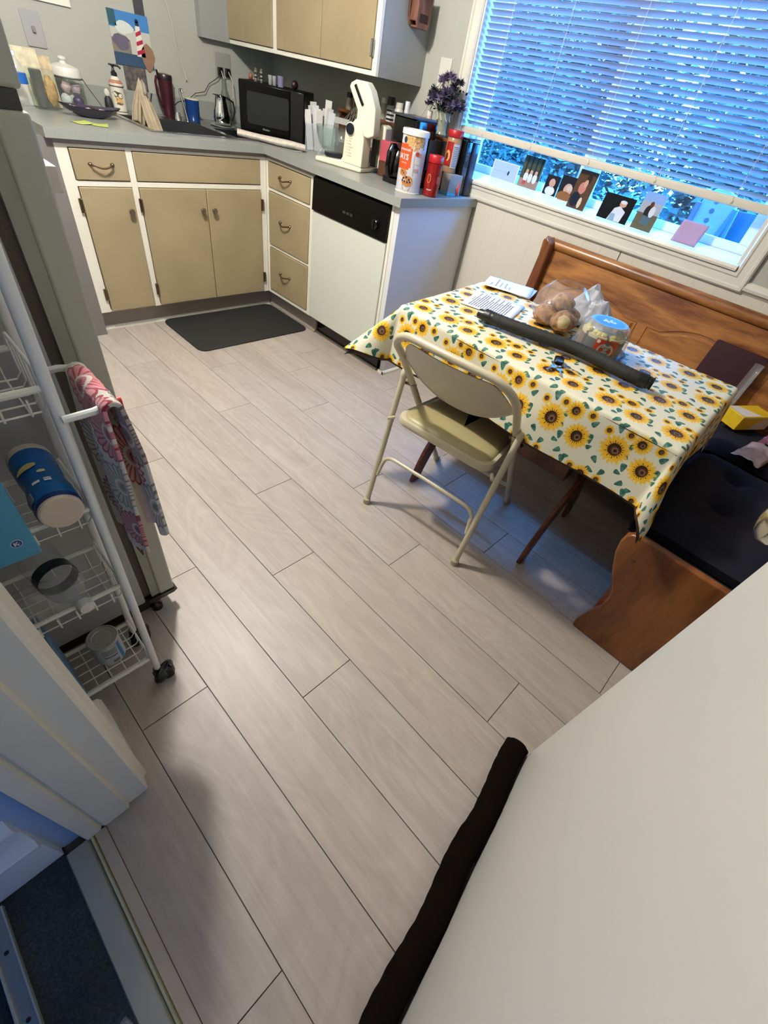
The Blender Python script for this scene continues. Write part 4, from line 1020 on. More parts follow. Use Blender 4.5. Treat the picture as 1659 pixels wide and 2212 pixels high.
q.disc(-.004, .070, .018, .007, f_, P('snack yellow', '#c9bb7c', .5), 16, .12); q.disc(.015, .048, .006, .004, f_, P('snack cream', '#c8c0a4', .5), 10, .1); q.build('label_print', bd_)

bxm = P('light blue carton', '#3f8db4', .4)
q = M(); q.box(-2.06, -1.896, -2.165, -2.125, .660, .835, bxm); lb = q.build('wipes_box', None, 'light blue carton with round logo at the near side of the third cart basket', 'box', bev=.002)
q = M(); f_ = plane((-1.897, -2.165, .661), (1, 0, 0), (0, 0, 1)); q.disc(-.022, .036, .0078, .0078, f_, paper, 24); q.disc(-.022, .036, .0070, .0070, plane((-1.897, -2.1652, .661), (1, 0, 0), (0, 0, 1)), P('logo navy', '#143c7a', .4), 24)
q.text('K', .011, -.0262, .032, plane((-1.897, -2.1655, .661), (1, 0, 0), (0, 0, 1)), paper, bold=.02); q.text('r', .008, -.021, .0325, plane((-1.897, -2.1655, .661), (1, 0, 0), (0, 0, 1)), paper)
q.rect(-.16, -.048, .062, .118, f_, P('bright blue label', '#0f86bd', .4), 1)
q.text('2 x 60', .011, -.068, .085, plane((-1.897, -2.1654, .661), (1, 0, 0), (0, 0, 1)), paper); q.text('ct pack', .008, -.068, .072, plane((-1.897, -2.1654, .661), (1, 0, 0), (0, 0, 1)), paper); q.build('box_print', lb)
q = M(); q.rbox(-1.93, -2.045, .16, .10, .875, .935, P('blue bag plastic', '#0b3f92', .3, var=.2, vscale=20), r=.02); bg_ = q.build('blue_pack', None, 'deep blue plastic pack in the top cart basket', 'package', bev=.012, seg=3)
# water bottle lying in the second basket
cc2 = Vector((-1.883, -2.128, .455)); ax2 = Vector((-.18, 1, .02)).normalized()
q = M(); q.lathe([(.012, .0), (.013, .012), (.018, .026), (.034, .050), (.038, .065), (.036, .075), (.038, .085)], cc2, plast_c, 26, axis=ax2, caps=False); q.lathe([(.0382, .108), (.036, .122), (.038, .135), (.036, .15), (.038, .16), (.032, .17), (0, .168)], cc2, plast_c, 26, axis=ax2, caps=False)
wbt = q.build('water_bottle', None, 'large clear water bottle lying in the second cart basket', 'bottle')
M().lathe([(.0385, .084), (.0385, .109)], cc2, P('dark bottle label', '#16242b', .25, var=.5, vscale=60), 26, axis=ax2, caps=False).build('label', wbt)
M().lathe([(0, -.017), (.014, -.016), (.015, -.012), (.015, .0), (.013, .002)], cc2, P('translucent cap', '#c9cccc', .3), 20, axis=ax2, caps=False).build('cap', wbt)
q = M(); q.sheet(lambda u, v: (-2.02 + .14 * u, -2.08 + .10 * v, .398 + .05 * sin(pi * u) * sin(pi * v) + .01 * noise.noise(Vector((u * 5, v * 5, 1)))), 16, 12, film_c); q.build('plastic_bag', None, 'crumpled clear plastic bag under the water bottle on the cart', 'plastic bag', solid=.0006)
# tin can
cn_ = thing('tin_can', 'silver topped tin can standing in the bottom cart basket', 'can', (-1.882, -2.040, .104))
tc = (-1.884, -2.034, .104)
M().lathe([(.034, .0), (.035, .003), (.0345, .006), (.0345, .076), (.035, .079), (.034, .082)], tc, P('pale can label', '#aeb6be', .4, var=.08, vscale=50), 34, caps=True).build('body', cn_)
q = M(); q.lathe([(.036, .080), (.0365, .085), (.034, .086), (.033, .0825), (.026, .0825), (.0255, .0838), (.024, .0825), (.019, .0825), (.0185, .0835), (0, .0835)], tc, P('tin plate', '#a8a69e', .42, .55), 34, caps=False); q.build('lid', cn_, 'ridged silver lid')
q = M(); f_ = wrap(tc, .0345, radians(-92)); q.rect(.020, .030, .004, .076, f_, P('can blue stripe', '#2f6ea6', .4), 3)
q.rect(-.018, .014, .036, .040, f_, P('can navy stripe', '#232b66', .4), 8)
for i in range(6): q.rect(-.018, .016, .048 + .004 * i, .0495 + .004 * i, f_, ink, 6)
for i in range(9): q.rect(-.002 + .0018 * i, -.001 + .0018 * i, .008, .020, f_, dink)
q.build('label_print', cn_)
q = M(); pbx = P('blue violet tissue carton', '#4a6f8a', .5, var=.4, vscale=30)
q.box(-2.16, -1.968, -2.108, -2.0, .104, .330, pbx); q.build('tissue_carton', None, 'blue patterned carton standing in the bottom cart basket behind the door casing', 'carton', bev=.003)

# ------------------------------------------------------------------ things in the other room
q = M(); mt_ = P('pale galvanised strip', '#a9aba6', .35, .8)
q.box(-2.283, -2.255, -2.80, -2.375, .004, .010, mt_); q.box(-2.285, -2.282, -2.80, -2.375, .004, .016, P('bright strip edge', '#cfd0c4', .3, .6)); q.box(-2.256, -2.253, -2.80, -2.375, .004, .016, P('bright strip edge', '#cfd0c4', .3, .6))
ms = q.build('metal_strip', None, 'narrow pale metal strip with screw holes lying on the dark carpet', 'metal strip')
for y in (-2.455, -2.575, -2.70): M().lathe([(.004, 0), (.004, .0005), (0, .0005)], (-2.269, y, .010), dink, 10).build('screw_hole', ms)
q = M(); q.sheet(lambda u, v: (-2.20 + .05 * u + .03 * v, -2.70 - .12 * v + .012 * u, .008 + .005 * noise.noise(Vector((u * 4, v * 6, 0)))), 8, 12, film_c); q.build('film_scrap', None, 'scrap of clear film on the dark carpet beside the threshold', 'film scrap', solid=.0006)
# ------------------------------------------------------------------ on the sink side worktop (T = worktop height)
T = .9145
# water bottle by the refrigerator
b = M(); o = (-1.055, .41, T)
b.lathe([(.031, .002), (.033, .012), (.032, .04), (.033, .05), (.032, .085), (.033, .09)], o, plast_c, 24, caps=False); b.lathe([(.033, .126), (.030, .145), (.018, .165), (.013, .175), (.013, .182)], o, plast_c, 24, caps=False)
b = b.build('water_bottle', None, 'small water bottle with blue label standing beside the refrigerator', 'bottle')
M().lathe([(.0336, .090), (.0336, .126)], o, P('blue bottle label', '#1b56a0', .35), 24, caps=False).build('label', b)
M().lathe([(.0145, .182), (.0145, .196), (0, .197)], o, P('white bottle cap', '#d9dee4', .4), 16).build('cap', b)
# glass napkin holder with cards
g = M(); g.rbox(-.945, .47, .11, .06, T, T + .145, glass_c, r=.012); g = g.build('glass_holder', None, 'clear glass square jar of papers beside the small water bottle', 'jar')
crd_ = P('cream floral card', '#c6bda0', .7, var=.22, vscale=30)
q = M(); Tm = TR((-.975, .52, T + .004), 0, radians(-9)); q.box(-.075, .062, 0, .003, 0, .205, crd_, Tm); cdo = q.build('recipe_card', None, 'tall cream floral card leaning on the wall behind the glass jar', 'card')
q = M(); Tm = TR((-.935, .545, T + .004), radians(-8), radians(-9)); q.box(-.06, .075, 0, .003, 0, .185, P('tan floral card', '#b7a684', .7, var=.25, vscale=34), Tm); q.build('recipe_card', None, 'shorter tan card leaning beside the tall floral card', 'card')
q = M(); q.lathe([(.020, 0), (.024, .07), (.026, .13), (.022, .135)], (-.965, .465, T + .008), P('smoke glass tumbler', '#4c4e4a', .15), 16); q.build('tumbler', None, 'smoky tumbler inside the square glass jar', 'tumbler')
q = M(); q.ball((-.915, .47, T + .07), (.028, .018, .055), P('orange white packets', '#b08a50', .6, var=.4, vscale=60), 12, 8, .3); q.build('tea_packets', None, 'tan and white packets standing in the square glass jar', 'packets')
# cookie jar
jr = thing('cookie_jar', 'glass cookie jar with white lid behind the tray', 'jar', (-.775, .64, T)); o = (-.775, .64, T)
M().lathe([(.055, .0), (.066, .006), (.070, .03), (.070, .095), (.062, .115), (.060, .120)], o, glass_c, 32, caps=False).build('body', jr)
M().lathe([(.066, .118), (.070, .122), (.070, .150), (.066, .156), (.030, .166), (.016, .168), (.012, .176), (.020, .184), (.020, .192), (0, .196)], o, P('white ceramic lid', '#d3d2ca', .25), 32).build('lid', jr)
for i, (dx, dy, dz, r, c) in enumerate(((-.03, -.02, .03, .028, '#c7c3c3'), (.025, -.025, .03, .026, '#3c1f4d'), (.0, .02, .035, .03, '#d5cfc9'), (-.02, -.02, .08, .024, '#c9a9ab'), (.028, -.01, .078, .025, '#b59a9c'))):
    M().ball((o[0] + dx, o[1] + dy, T + dz), (r, r * .9, r * .9), P('sweet ' + c, c, .4), 12, 8, .3, i).build('wrapped_sweet', None, ['white wrapped sweet low at the left of the cookie jar', 'purple wrapped sweet at the bottom right of the cookie jar', 'cream wrapped sweet at the back of the cookie jar', 'pale pink wrapped sweet higher at the left of the cookie jar', 'dusty pink wrapped sweet higher at the right of the cookie jar'][i], 'sweet')
q = M(); wr = P('black wire', '#16130f', .5)
for k in (-1, 1): q.tube([(-.775 + .074 * k, .63, T + .118), (-.775 + .082 * k, .60, T + .09), (-.770 + .11 * k, .56, T + .03), (-.765 + .12 * k, .55, T + .002)], .0018, wr, 6)
q.tube([(-.775 + .075 * cos(a), .64 + .075 * sin(a), T + .117) for a in [2 * pi * i / 24 for i in range(24)]], .0018, wr, 6, closed=True); q.build('wire_stand', jr)
# boat-shaped tray
tr_ = thing('boat_tray', 'dark purple boat-shaped tray holding odds and ends before the cookie jar', 'tray', (-.79, .345, T)); o = Vector((-.79, .350, T))
q = M(); pl = P('purple grey glaze', '#3a3542', .2)
def boat(u, v, k):
    a = 2 * pi * u; e = .35 + .65 * v; rx, ry = .145 * e, .062 * e * (1 - .25 * abs(cos(a)) ** 3); return o + Vector((rx * cos(a) - .0, ry * sin(a), .003 + .036 * v ** 1.6 + .010 * abs(cos(a)) ** 3 * v - k))
q.sheet(lambda u, v: boat(u, v, 0), 40, 6, pl); q.sheet(lambda u, v: boat(u, v, .003), 40, 6, pl); q.lathe([(.0, 0), (.30, 0)], o, pl, 3) if False else None
q.poly([(.051 * cos(2 * pi * i / 24), .021 * sin(2 * pi * i / 24)) for i in range(24)], lambda a, b: o + Vector((a, b, .001)), pl); q.build('dish', tr_, smooth=60)
for i, (dx, dy, s_, c, nm, lab) in enumerate(((-.085, 0, .022, '#d9d6d4', 'eraser', 'white lump at the left end of the boat tray'), (-.045, .008, .024, '#2a1440', 'lens_case', 'dark violet case in the left half of the boat tray'), (-.02, -.018, .018, '#cfcac8', 'salt_packet', 'white packet near the middle of the boat tray'), (.012, .005, .020, '#20201f', 'scrubber', 'black pad in the middle of the boat tray'), (.045, -.010, .018, '#b7b2b2', 'sponge', 'grey sponge in the right half of the boat tray'), (.075, .005, .018, '#23262f', 'key_fob', 'dark fob near the right end of the boat tray'), (.105, 0, .016, '#a9807c', 'rubber_ring', 'dusty pink ring at the right end of the boat tray'))):
    M().ball(o + Vector((dx, dy, .026)), (s_, s_ * .8, s_ * .6), P('bit ' + c, c, .5), 12, 7, .4, i + 3).build(nm, None, lab, nm.replace('_', ' '))
# sticky notes
lim = P('lime sticky note', '#a6b35a', .8)
for i, (x, y, a) in enumerate(((-.915, .145, .25), (-.845, .125, -.35), )):
    q = M(); Tm = TR((x, y, T + .0006), a); q.sheet(lambda u, v: Tm @ Vector((-.036 + .072 * u, -.036 + .072 * v, .001 + .006 * (u ** 3) * (1 if i == 0 else v))), 6, 6, lim); q.build('sticky_note', None, ('lime sticky note on the worktop, nearer the refrigerator', 'lime sticky note on the worktop, nearer the sink')[i], 'sticky note', solid=.0005)
# soap bottle
so = thing('soap_dispenser', 'white painted soap dispenser with black pump behind the sink', 'soap dispenser', (-.545, .60, T)); o = (-.545, .60, T)
cer = P('cream glazed ceramic', '#cfcabb', .2)
sb_ = M().lathe([(.034, 0), (.036, .004), (.036, .01), (.034, .012), (.036, .08), (.034, .115), (.035, .118), (.035, .122), (.028, .135), (.017, .148), (.015, .152)], o, cer, 28).build('bottle', so)
q = M(); q.lathe([(.0345, .125), (.0255, .139)], (o[0], o[1], T), P('terracotta band', '#a8705c', .4), 28, caps=False); q.lathe([(.0366, .112), (.0366, .115)], o, wr, 28, caps=False); q.lathe([(.0366, .010), (.0366, .013)], o, wr, 28, caps=False)
f_ = wrap(o, .036, radians(248)); q.disc(0, .078, .026, .016, f_, P('painted leaves', '#3c4028', .5), 14, .35); q.disc(-.002, .060, .014, .012, f_, P('painted fruit', '#c39a60', .5), 12, .15); q.disc(.012, .056, .009, .010, f_, P('painted fruit', '#c39a60', .5), 12, .15); q.disc(.003, .045, .018, .006, f_, P('painted brown', '#5b4322', .5), 12, .3); q.build('painted_fruit', sb_)
q = M(); bk_ = P('navy black pump', '#10131c', .25); q.lathe([(.015, .150), (.015, .166), (.010, .170), (.006, .178), (.0055, .188), (.010, .190), (.010, .198), (0, .199)], o, bk_, 18); q.tube([(o[0], o[1], T + .194), (o[0] + .022, o[1] - .012, T + .195), (o[0] + .034, o[1] - .018, T + .186)], .0048, bk_, 8); q.tube([(o[0], o[1], T + .194), (o[0] - .018, o[1] + .006, T + .196)], .004, bk_, 8); q.build('pump', so)
q = M(); q.lathe([(.020, 0), (.022, .03), (.018, .055), (.008, .07)], (-.602, .60, T), P('black brush', '#141416', .6), 14); q.ball((-.602, .60, T + .08), (.014, .012, .018), P('white bristle', '#c5bfb4', .8), 10, 6); q.build('dish_brush', None, 'small black and white dish brush beside the soap dispenser', 'brush')
# beige towel hung over the faucet
q = M(); bt_ = P('beige waffle towel', '#a5977f', .9, var=.1, vscale=40, bump=.5, bscale=500)
def ft(u, v):
    s_ = (v - .5) * 2; d = abs(s_); k = d ** .9
    z = 1.084 - (.185 if s_ < 0 else .225) * d
    w = .022 + (.040 if s_ < 0 else .052) * min(1, d * 1.6)
    x = -.486 + (u - .5) * w + (.030 * d if s_ > 0 else -.034 * d)
    y = .435 - .045 * s_ - .03 * d + (.010 * sin(u * 8 + 1) + .006 * sin(u * 17)) * min(1, d * 3)
    return (x, y, z - .012 * abs(u - .5) * (1 - d) * 4 + .010 * sin(u * 5) * d)
q.sheet(ft, 20, 44, bt_); q.build('faucet_towel', None, 'beige dish towel draped over the kitchen faucet', 'towel', solid=.004, smooth=70)
# travel mug
tm = thing('travel_mug', 'tall plum metallic travel mug with handle behind the sink', 'mug', (-.215, .71, T)); o = (-.212, .712, T)
plum = P('plum metallic', '#5a2f3c', .28, .75)
M().lathe([(.030, 0), (.033, .004), (.034, .02), (.041, .155), (.041, .165)], o, plum, 32).build('body', tm)
M().lathe([(.042, .163), (.043, .180), (.040, .187), (.022, .190), (0, .190)], o, P('plum black lid', '#1c1015', .3), 32).build('lid', tm)
q = M(); q.tube([(o[0] - .036, o[1] - .01, T + .165), (o[0] - .060, o[1] - .02, T + .172), (o[0] - .068, o[1] - .022, T + .150), (o[0] - .066, o[1] - .022, T + .10), (o[0] - .050, o[1] - .018, T + .055), (o[0] - .036, o[1] - .012, T + .04)], .007, plum, 10); q.tube([(o[0] - .038, o[1], T + .183), (o[0] - .046, o[1] - .006, T + .20)], .006, P('plum black lid', '#1c1015', .3), 8); q.build('handle', tm)
# peeler, blue mug
q = M(); q.tube([(-.160, .585, T + .004), (-.168, .60, T + .07), (-.178, .61, T + .125), (-.176, .612, T + .14), (-.166, .612, T + .14), (-.164, .606, T + .125)], .006, steel, 10); q.build('bottle_opener', None, 'upright steel utensil with ringed end beside the blue mug', 'utensil')
bm = thing('blue_mug', 'cobalt blue mug upside down rim light beside the sink', 'mug', (-.10, .60, T)); bm['label'] = 'cobalt blue straight mug on the sink deck'
bb_ = P('cobalt glaze', '#12356f', .15); o = (-.112, .602, T + .004)
M().lathe([(.036, 0), (.038, .004), (.040, .095), (.0405, .10), (.037, .10), (.035, .01), (0, .008)], o, bb_, 30).build('body', bm)
M().lathe([(.0408, .098), (.0408, .102), (.0365, .102), (.0365, .098)], o, P('mug rim cream', '#c9c4a8', .3), 30, caps=False).build('rim', bm)
# creamer pitcher on saucer
pt = thing('steel_pitcher', 'polished steel milk pitcher on a glass saucer beside the microwave', 'pitcher', (.025, .50, T)); o = (.025, .50, T + .012)
M().lathe([(.030, 0), (.046, .004), (.053, .030), (.050, .060), (.038, .10), (.034, .125), (.037, .135), (.034, .133), (.030, .12), (0, .118)], o, chrome, 36).build('body', pt)
q = M(); q.lathe([(.050, .0), (.075, .008), (.076, .011), (.05, .004)], (.025, .50, T), P('glass saucer', '#8f9890', .1), 32); q.build('saucer', None, 'greenish glass saucer under the steel pitcher', 'saucer')
q = M(); q.tube([(o[0] + .036, o[1] - .01, T + .14), (o[0] + .070, o[1] - .02, T + .125), (o[0] + .078, o[1] - .022, T + .08), (o[0] + .060, o[1] - .016, T + .035)], .005, P('pitcher black handle', '#0d0d0d', .3), 10); q.build('handle', pt)
q = M(); q.prism([(o[0] - .045, T + .150), (o[0] + .018, T + .148), (o[0] + .018, T + .144), (o[0] - .045, T + .146)], 'y', o[1] - .012, o[1] + .012, P('lid edge', '#2a2c26', .4)); q.build('lid_lip', pt)
# tall green bottle behind the pitcher
q = M(); q.lathe([(.034, 0), (.036, .01), (.036, .12), (.016, .17), (.013, .21), (.015, .215), (0, .216)], (.125, .62, T), CLEAR('green glass', '#9fb0a0', .05, .12), 22); q.build('glass_bottle', None, 'tall greenish glass bottle between the pitcher and the microwave', 'bottle')
# cords and outlets
q = M(); q.box(.162, .272, YA - .006, YA - .0005, 1.125, 1.24, P('dim outlet plate', '#8f8f88', .5)); ou = q.build('wall_outlet', None, 'two-gang outlet plate on the sink wall under the cabinet corner', 'outlet', bev=.002)
for x in (.190, .243):
    q = M(); q.box(x - .016, x + .016, YA - .022, YA - .006, 1.135, 1.175, P('black plug', '#0a0a0a', .4)); q.build('plug', ou, bev=.003)
q = M(); q.tube([(.190, YA - .022, 1.145), (.15, YA - .03, 1.12), (.10, YA - .02, 1.09), (.06, YA - .03, 1.05), (.0, YA - .02, 1.035), (-.06, YA - .03, 1.00), (-.12, YA - .02, .985), (-.18, YA - .03, .95)], .0022, P('dark cord', '#26241f', .6), 6); q.build('power_cord', None, 'dark power cord running from the outlet along the sink wall', 'cord')
for i, x in enumerate((.190, .240)):
    q = M(); q.tube([(x + .004, YA - .02, 1.16), (x - .005 + .01 * i, YA - .06, 1.12), (x - .03 + .01 * i, YA - .10, 1.05), (x - .08, YA - .14, 1.02), (x - .10, YA - .18, .99)], .0028, P('white cord', '#b9b6aa', .5), 6); q.build('appliance_cord', None, ('white cord hanging from the left socket of the outlet', 'white cord hanging from the right socket of the outlet')[i], 'cord')
q = M(); q.tube([(-.130, YA - .02, 1.42), (-.105, YA - .03, 1.32), (-.09, YA - .02, 1.22), (-.055, YA - .015, 1.12), (-.05, YA - .02, 1.09)], .004, P('pale hanging cord', '#aeb0a6', .4), 8); q.build('hanging_cord', None, 'pale cord hanging down the sink wall right of the wall calendar', 'cord')
# light switch
q = M(); f_ = 0; q.rbox(-.829, 1.181, .086, .128, YA - .006, YA - .0005, P('grey switch plate', '#9c9c9b', .45), r=.006, T=Matrix(((1, 0, 0, 0), (0, 0, 1, 0), (0, 1, 0, 0), (0, 0, 0, 1)))); sw = q.build('light_switch', None, 'grey light switch plate on the sink wall below the white cabinet', 'switch', bev=.002)
q = M(); q.box(-.836, -.822, YA - .018, YA - .006, 1.170, 1.192, P('toggle grey', '#7c7a74', .5)); q.build('toggle', sw, bev=.002)
# hanging calendar with lighthouse, second sheet below
cal_ = thing('wall_calendar', 'wall calendar with red and white striped lighthouse picture beside the switch', 'calendar', (-.345, YA, 1.1))
q = M(); q.box(-.452, -.236, YA - .006, YA - .0008, 1.108, 1.318, P('calendar card', '#b5b8ae', .6)); pg = q.build('page', cal_)
q = M(); f_ = plane((-.452, YA - .006, 1.108), (1, 0, 0), (0, 0, 1), .0004); f2 = plane((-.452, YA - .006, 1.108), (1, 0, 0), (0, 0, 1), .0008); f3 = plane((-.452, YA - .006, 1.108), (1, 0, 0), (0, 0, 1), .0012)
q.rect(0, .216, .145, .21, f_, P('sky blue print', '#3d78b4', .5)); q.rect(.0, .04, .15, .21, f2, P('teal print', '#26505c', .5)); q.disc(.075, .15, .05, .025, f2, P('cloud print', '#c9cfc8', .5), 16, .15); q.rect(0, .216, .0, .05, f_, P('sea print', '#2c4560', .5)); q.rect(0, .10, .05, .105, f_, P('rock print', '#7c7468', .5)); q.disc(.05, .09, .045, .03, f2, P('violet rock print', '#5d5769', .5), 14, .2); q.disc(.19, .05, .035, .06, f2, P('roof print', '#8a6a54', .5), 12, .2)
q.poly([(.128, .045), (.176, .045), (.164, .165), (.140, .165)], f2, P('lighthouse white', '#d5d2c4', .5))
for i, z in enumerate((.050, .086, .122)): q.poly([(.130 + .003 * i, z), (.174 - .003 * i, z + .014), (.173 - .003 * i, z + .030), (.131 + .003 * i, z + .016)], f3, P('lighthouse red', '#a3203f', .5))
q.rect(.142, .162, .165, .182, f3, P('lamp room navy', '#182548', .5)); q.disc(.152, .184, .010, .008, f3, P('lamp room navy', '#182548', .5), 10); q.build('picture', pg)
q = M(); q.box(-.415, -.290, YA - .004, YA - .0008, 1.008, 1.108, P('mottled grey print', '#55504e', .5, var=.6, vscale=45)); q.build('lower_page', cal_)
q = M(); q.box(-.300, -.245, YA - .003, YA - .0008, 1.318, 1.40, P('dark strap', '#3b3d42', .6)); q.build('hanger', cal_)

# ------------------------------------------------------------------ corner: microwave, newspaper
a_ = atan2(-.294, .248)                                       # direction of the front edge
MW = thing('microwave_oven', 'small black microwave oven set diagonally in the corner', 'microwave', (.0, .262, T + .0), a_, local=True)
MW.location = (.0, .262, T)
def rb(x0, x1, y0, y1, z0, z1, mt): return M().box(x0, x1, y0, y1, z0, z1, mt)
rb(0, .384, .012, .27, .012, .246, P('microwave shell black', '#050505', .4, spec=.15)).build('body', MW, bev=.006)
d = rb(.004, .300, 0, .0119, .016, .242, P('microwave door black', '#030303', .2, spec=.2)).build('door', MW, bev=.003)
M().rbox(.172, .135, .245, .140, -.0006, .001, P('grey mesh window', '#1d1f1e', .3, spec=.25), r=.012, T=Matrix(((1, 0, 0, 0), (0, 0, 1, 0), (0, 1, 0, 0), (0, 0, 0, 1)))).build('window', d)
q = M(); q.text('Kitchen', .013, .14, .046, lambda a, b: Vector((a, -.0014, b)), P('silver print', '#9aa09a', .4)); q.build('lettering', d)
rb(.303, .380, .002, .0119, .016, .242, P('control black', '#070707', .25)).build('control_panel', MW, bev=.002)
for x in (.03, .35):
    for y in (.04, .24): M().cyl((x, y, 0), (x, y, .012), .012, rubber, n=12).build('foot', MW)
Wm = MW.location; Rm = Matrix.Rotation(a_, 4, 'Z'); tow = lambda x, y, z: tuple(Vector(Wm) + (Rm @ Vector((x, y, z))))
sil = P('twisted silver', '#a8a49a', .2, .9)
for i, (x, lab) in enumerate(((.085, 'twisted silver shaker, left of the pair on the microwave'), (.118, 'twisted silver shaker, right of the pair on the microwave'))):
    q = M(); q.lathe([(.010, 0), (.011, .008), (.006, .014), (.011, .022), (.007, .030), (.011, .038), (.006, .046), (.008, .052), (0, .058)], tow(x, .07, .2465), sil, 14); q.build('shaker', None, lab, 'shaker', 'twisted shakers on the microwave')
for i, (x, lab) in enumerate(((.172, 'tiny clear glass on the microwave, nearer the shakers'), (.196, 'tiny clear glass on the microwave, nearer the lavender cup'))):
    q = M(); q.lathe([(.009, 0), (.011, .004), (.012, .040), (.011, .040), (.009, .006), (0, .006)], tow(x, .06, .2465), P('sparkling glass', '#b9bdc4', .05, .6), 14); q.build('small_glass', None, lab, 'glass', 'tiny glasses on the microwave')
q = M(); q.lathe([(.017, 0), (.019, .045), (.017, .045), (.015, .004), (0, .004)], tow(.232, .06, .2465), P('lavender cup', '#6f6a86', .4), 20); q.build('lavender_cup', None, 'small lavender cup standing on the microwave', 'cup')
q = M(); q.ball(tow(.05, .09, .2625), (.012, .012, .016), P('terracotta bead', '#7c4634', .4), 12, 8); q.build('egg_timer', None, 'small terracotta egg timer on the left of the microwave', 'timer')
q = M(); q.ball(tow(.30, .12, .2665), (.022, .016, .020), P('dark maroon pot', '#240d0b', .4), 12, 8); q.build('maroon_pot', None, 'dim maroon pot on the right of the microwave', 'pot')
q = M(); np_ = P('rolled newsprint', '#c4bbb0', .8, var=.12, vscale=60)
def nws(u, v):
    p = Vector((-.030, .235, T)).lerp(Vector((.205, -.105, T)), u); n_ = Vector((-.59, -.80, 0)); a = v * 2 * pi
    return p + n_ * (.040 + .036 * cos(a) + .005 * sin(u * 13)) + Vector((0, 0, .0185 + .0165 * sin(a) + .0015 * sin(u * 9 + a)))
q.sheet(nws, 30, 16, np_); q.poly([(-.02, .0), (.0, .06), (.03, .10), (.10, .10)], lambda a, b: Vector((.185 - a, -.10 - b * .4, T + .001)), paper)
nwo = q.build('folded_newspaper', None, 'rolled newspaper lying along the front foot of the microwave', 'newspaper')
q = M()
for k in range(26):
    u = .04 + .036 * k; q.poly([(u, .30), (u + .024, .30), (u + .024, .325), (u, .325)], lambda a, b: Vector(nws(a, b)) + Vector((-.0008, -.0008, .0008)), ink if k % 3 else redm)
q.build('newsprint', nwo)

# envelopes in a clear bin
bn = thing('letter_bin', 'clear plastic bin full of envelopes beside the microwave', 'bin', (.36, -.09, T))
Tm = TR((.352, -.075, T), radians(-50)); q = M()
for x0, x1, y0, y1, z0, z1 in ((-.09, .09, -.05, .05, 0, .002), (-.09, .09, -.05, -.048, 0, .125), (-.09, .09, .048, .05, 0, .125), (-.09, -.088, -.05, .05, 0, .125), (.088, .09, -.05, .05, 0, .125)): q.box(x0, x1, y0, y1, z0, z1, plast_c, Tm)
q.build('bin_walls', bn)
rnd = random.Random(5)
for i in range(11):
    q = M(); h = .235 - rnd.uniform(0, .03) - .012 * abs(i - 6) * .5; y = -.042 + .0082 * i; x = -.058 + .0085 * ((i * 5) % 11) * 1.15
    Ti = Tm @ TR((x, y, .003), 0, radians(-5 + .9 * i), radians(-9 + 1.5 * ((i * 5) % 11))); q.box(-.019, .019, -.0012, .0012, 0, h, P('envelope ' + 'abc'[i % 3], ['#c9c8c2', '#b5b4ae', '#c0c3c8'][i % 3], .8), Ti)
    q.build('envelope', None, 'upright envelope in the clear letter bin, %s from the front of the stack' % ['first', 'second', 'third', 'fourth', 'fifth', 'sixth', 'seventh', 'eighth', 'ninth', 'tenth', 'eleventh'][i], 'envelope', 'envelopes in the clear bin', bev=.0004, seg=1)

# ------------------------------------------------------------------ stand mixer
Lx = Vector((.2954, -.9554, 0)); Ln = Vector((.9554, .2954, 0)); mo = Vector((.081, -.369, T))
MX = Matrix(((Lx.x, Ln.x, 0, mo.x), (Lx.y, Ln.y, 0, mo.y), (0, 0, 1, mo.z), (0, 0, 0, 1)))
mx_ = thing('stand_mixer', 'cream stand mixer with tilted head and glass bowl on the worktop', 'mixer', tuple(mo))
def mprism(poly, c0, c1, mt): return M().prism([(a, z) for a, z in poly], 'y', c0, c1, mt, MX)
mprism([(-.01, .0), (.285, .0), (.285, .022), (.17, .028), (.155, .030), (-.01, .022)], 0, .215, creamm).build('base', mx_, bev=.008, seg=3)
cl = mprism([(.150, .026), (.285, .022), (.285, .14), (.262, .19), (.232, .215), (.205, .19), (.172, .165), (.168, .10), (.165, .05)], .0, .085, creamm).build('column', mx_, bev=.006, seg=3)
hd = mprism([(.224, .195), (.226, .245), (.170, .322), (.178, .338), (.205, .352), (.262, .352), (.292, .326), (.328, .262), (.334, .160), (.30, .146), (.275, .150), (.262, .175)], .012, .080, creamm).build('tilted_head', mx_, bev=.006, seg=3)
mprism([(.285, .024), (.345, .024), (.345, .20), (.315, .21), (.300, .15), (.285, .145)], .12, .20, creamm).build('rear_housing', mx_, bev=.008)
q = M(); q.prism([(-.006, -.042), (.006, -.042), (.006, .042), (-.006, .042)], 'y', 0, .012, blackp, MX @ TR((.232, .004, .300), 0) @ Matrix.Rotation(radians(-38), 4, 'Y')); q.build('grip_inset', hd, 'black grip inset')
q = M(); q.lathe([(.023, 0), (.023, .012), (.019, .016), (0, .017)], MX @ Vector((.205, .001, .168)), P('navy black dial', '#0a0d22', .2), 28, axis=-Ln); q.build('speed_dial', cl, 'dark round speed dial')
q = M(); q.lathe([(.028, 0), (.028, .004), (.0235, .005)], MX @ Vector((.205, .001, .168)), creamm, 28, axis=-Ln, caps=False); q.build('dial_ring', cl)
q = M(); f_ = lambda a, b: MX @ Vector((a, -.0006, b)); gp = P('pale print grey', '#8f8a76', .6)
for i in range(7):
    q.text('%d  %s' % (i + 1, ['FOLD', 'STIR', 'BEAT', 'CREAM', 'MIX', 'MASH', 'WHIP'][i]), .010, .185, .128 - .012 * i, f_, gp)
q.build('speed_print', cl)
q = M(); q.box(.29, .32, .09, .118, .03, .145, blackp, MX); q.build('motor_gap', mx_)
bw = MX @ Vector((.065, .105, 0))
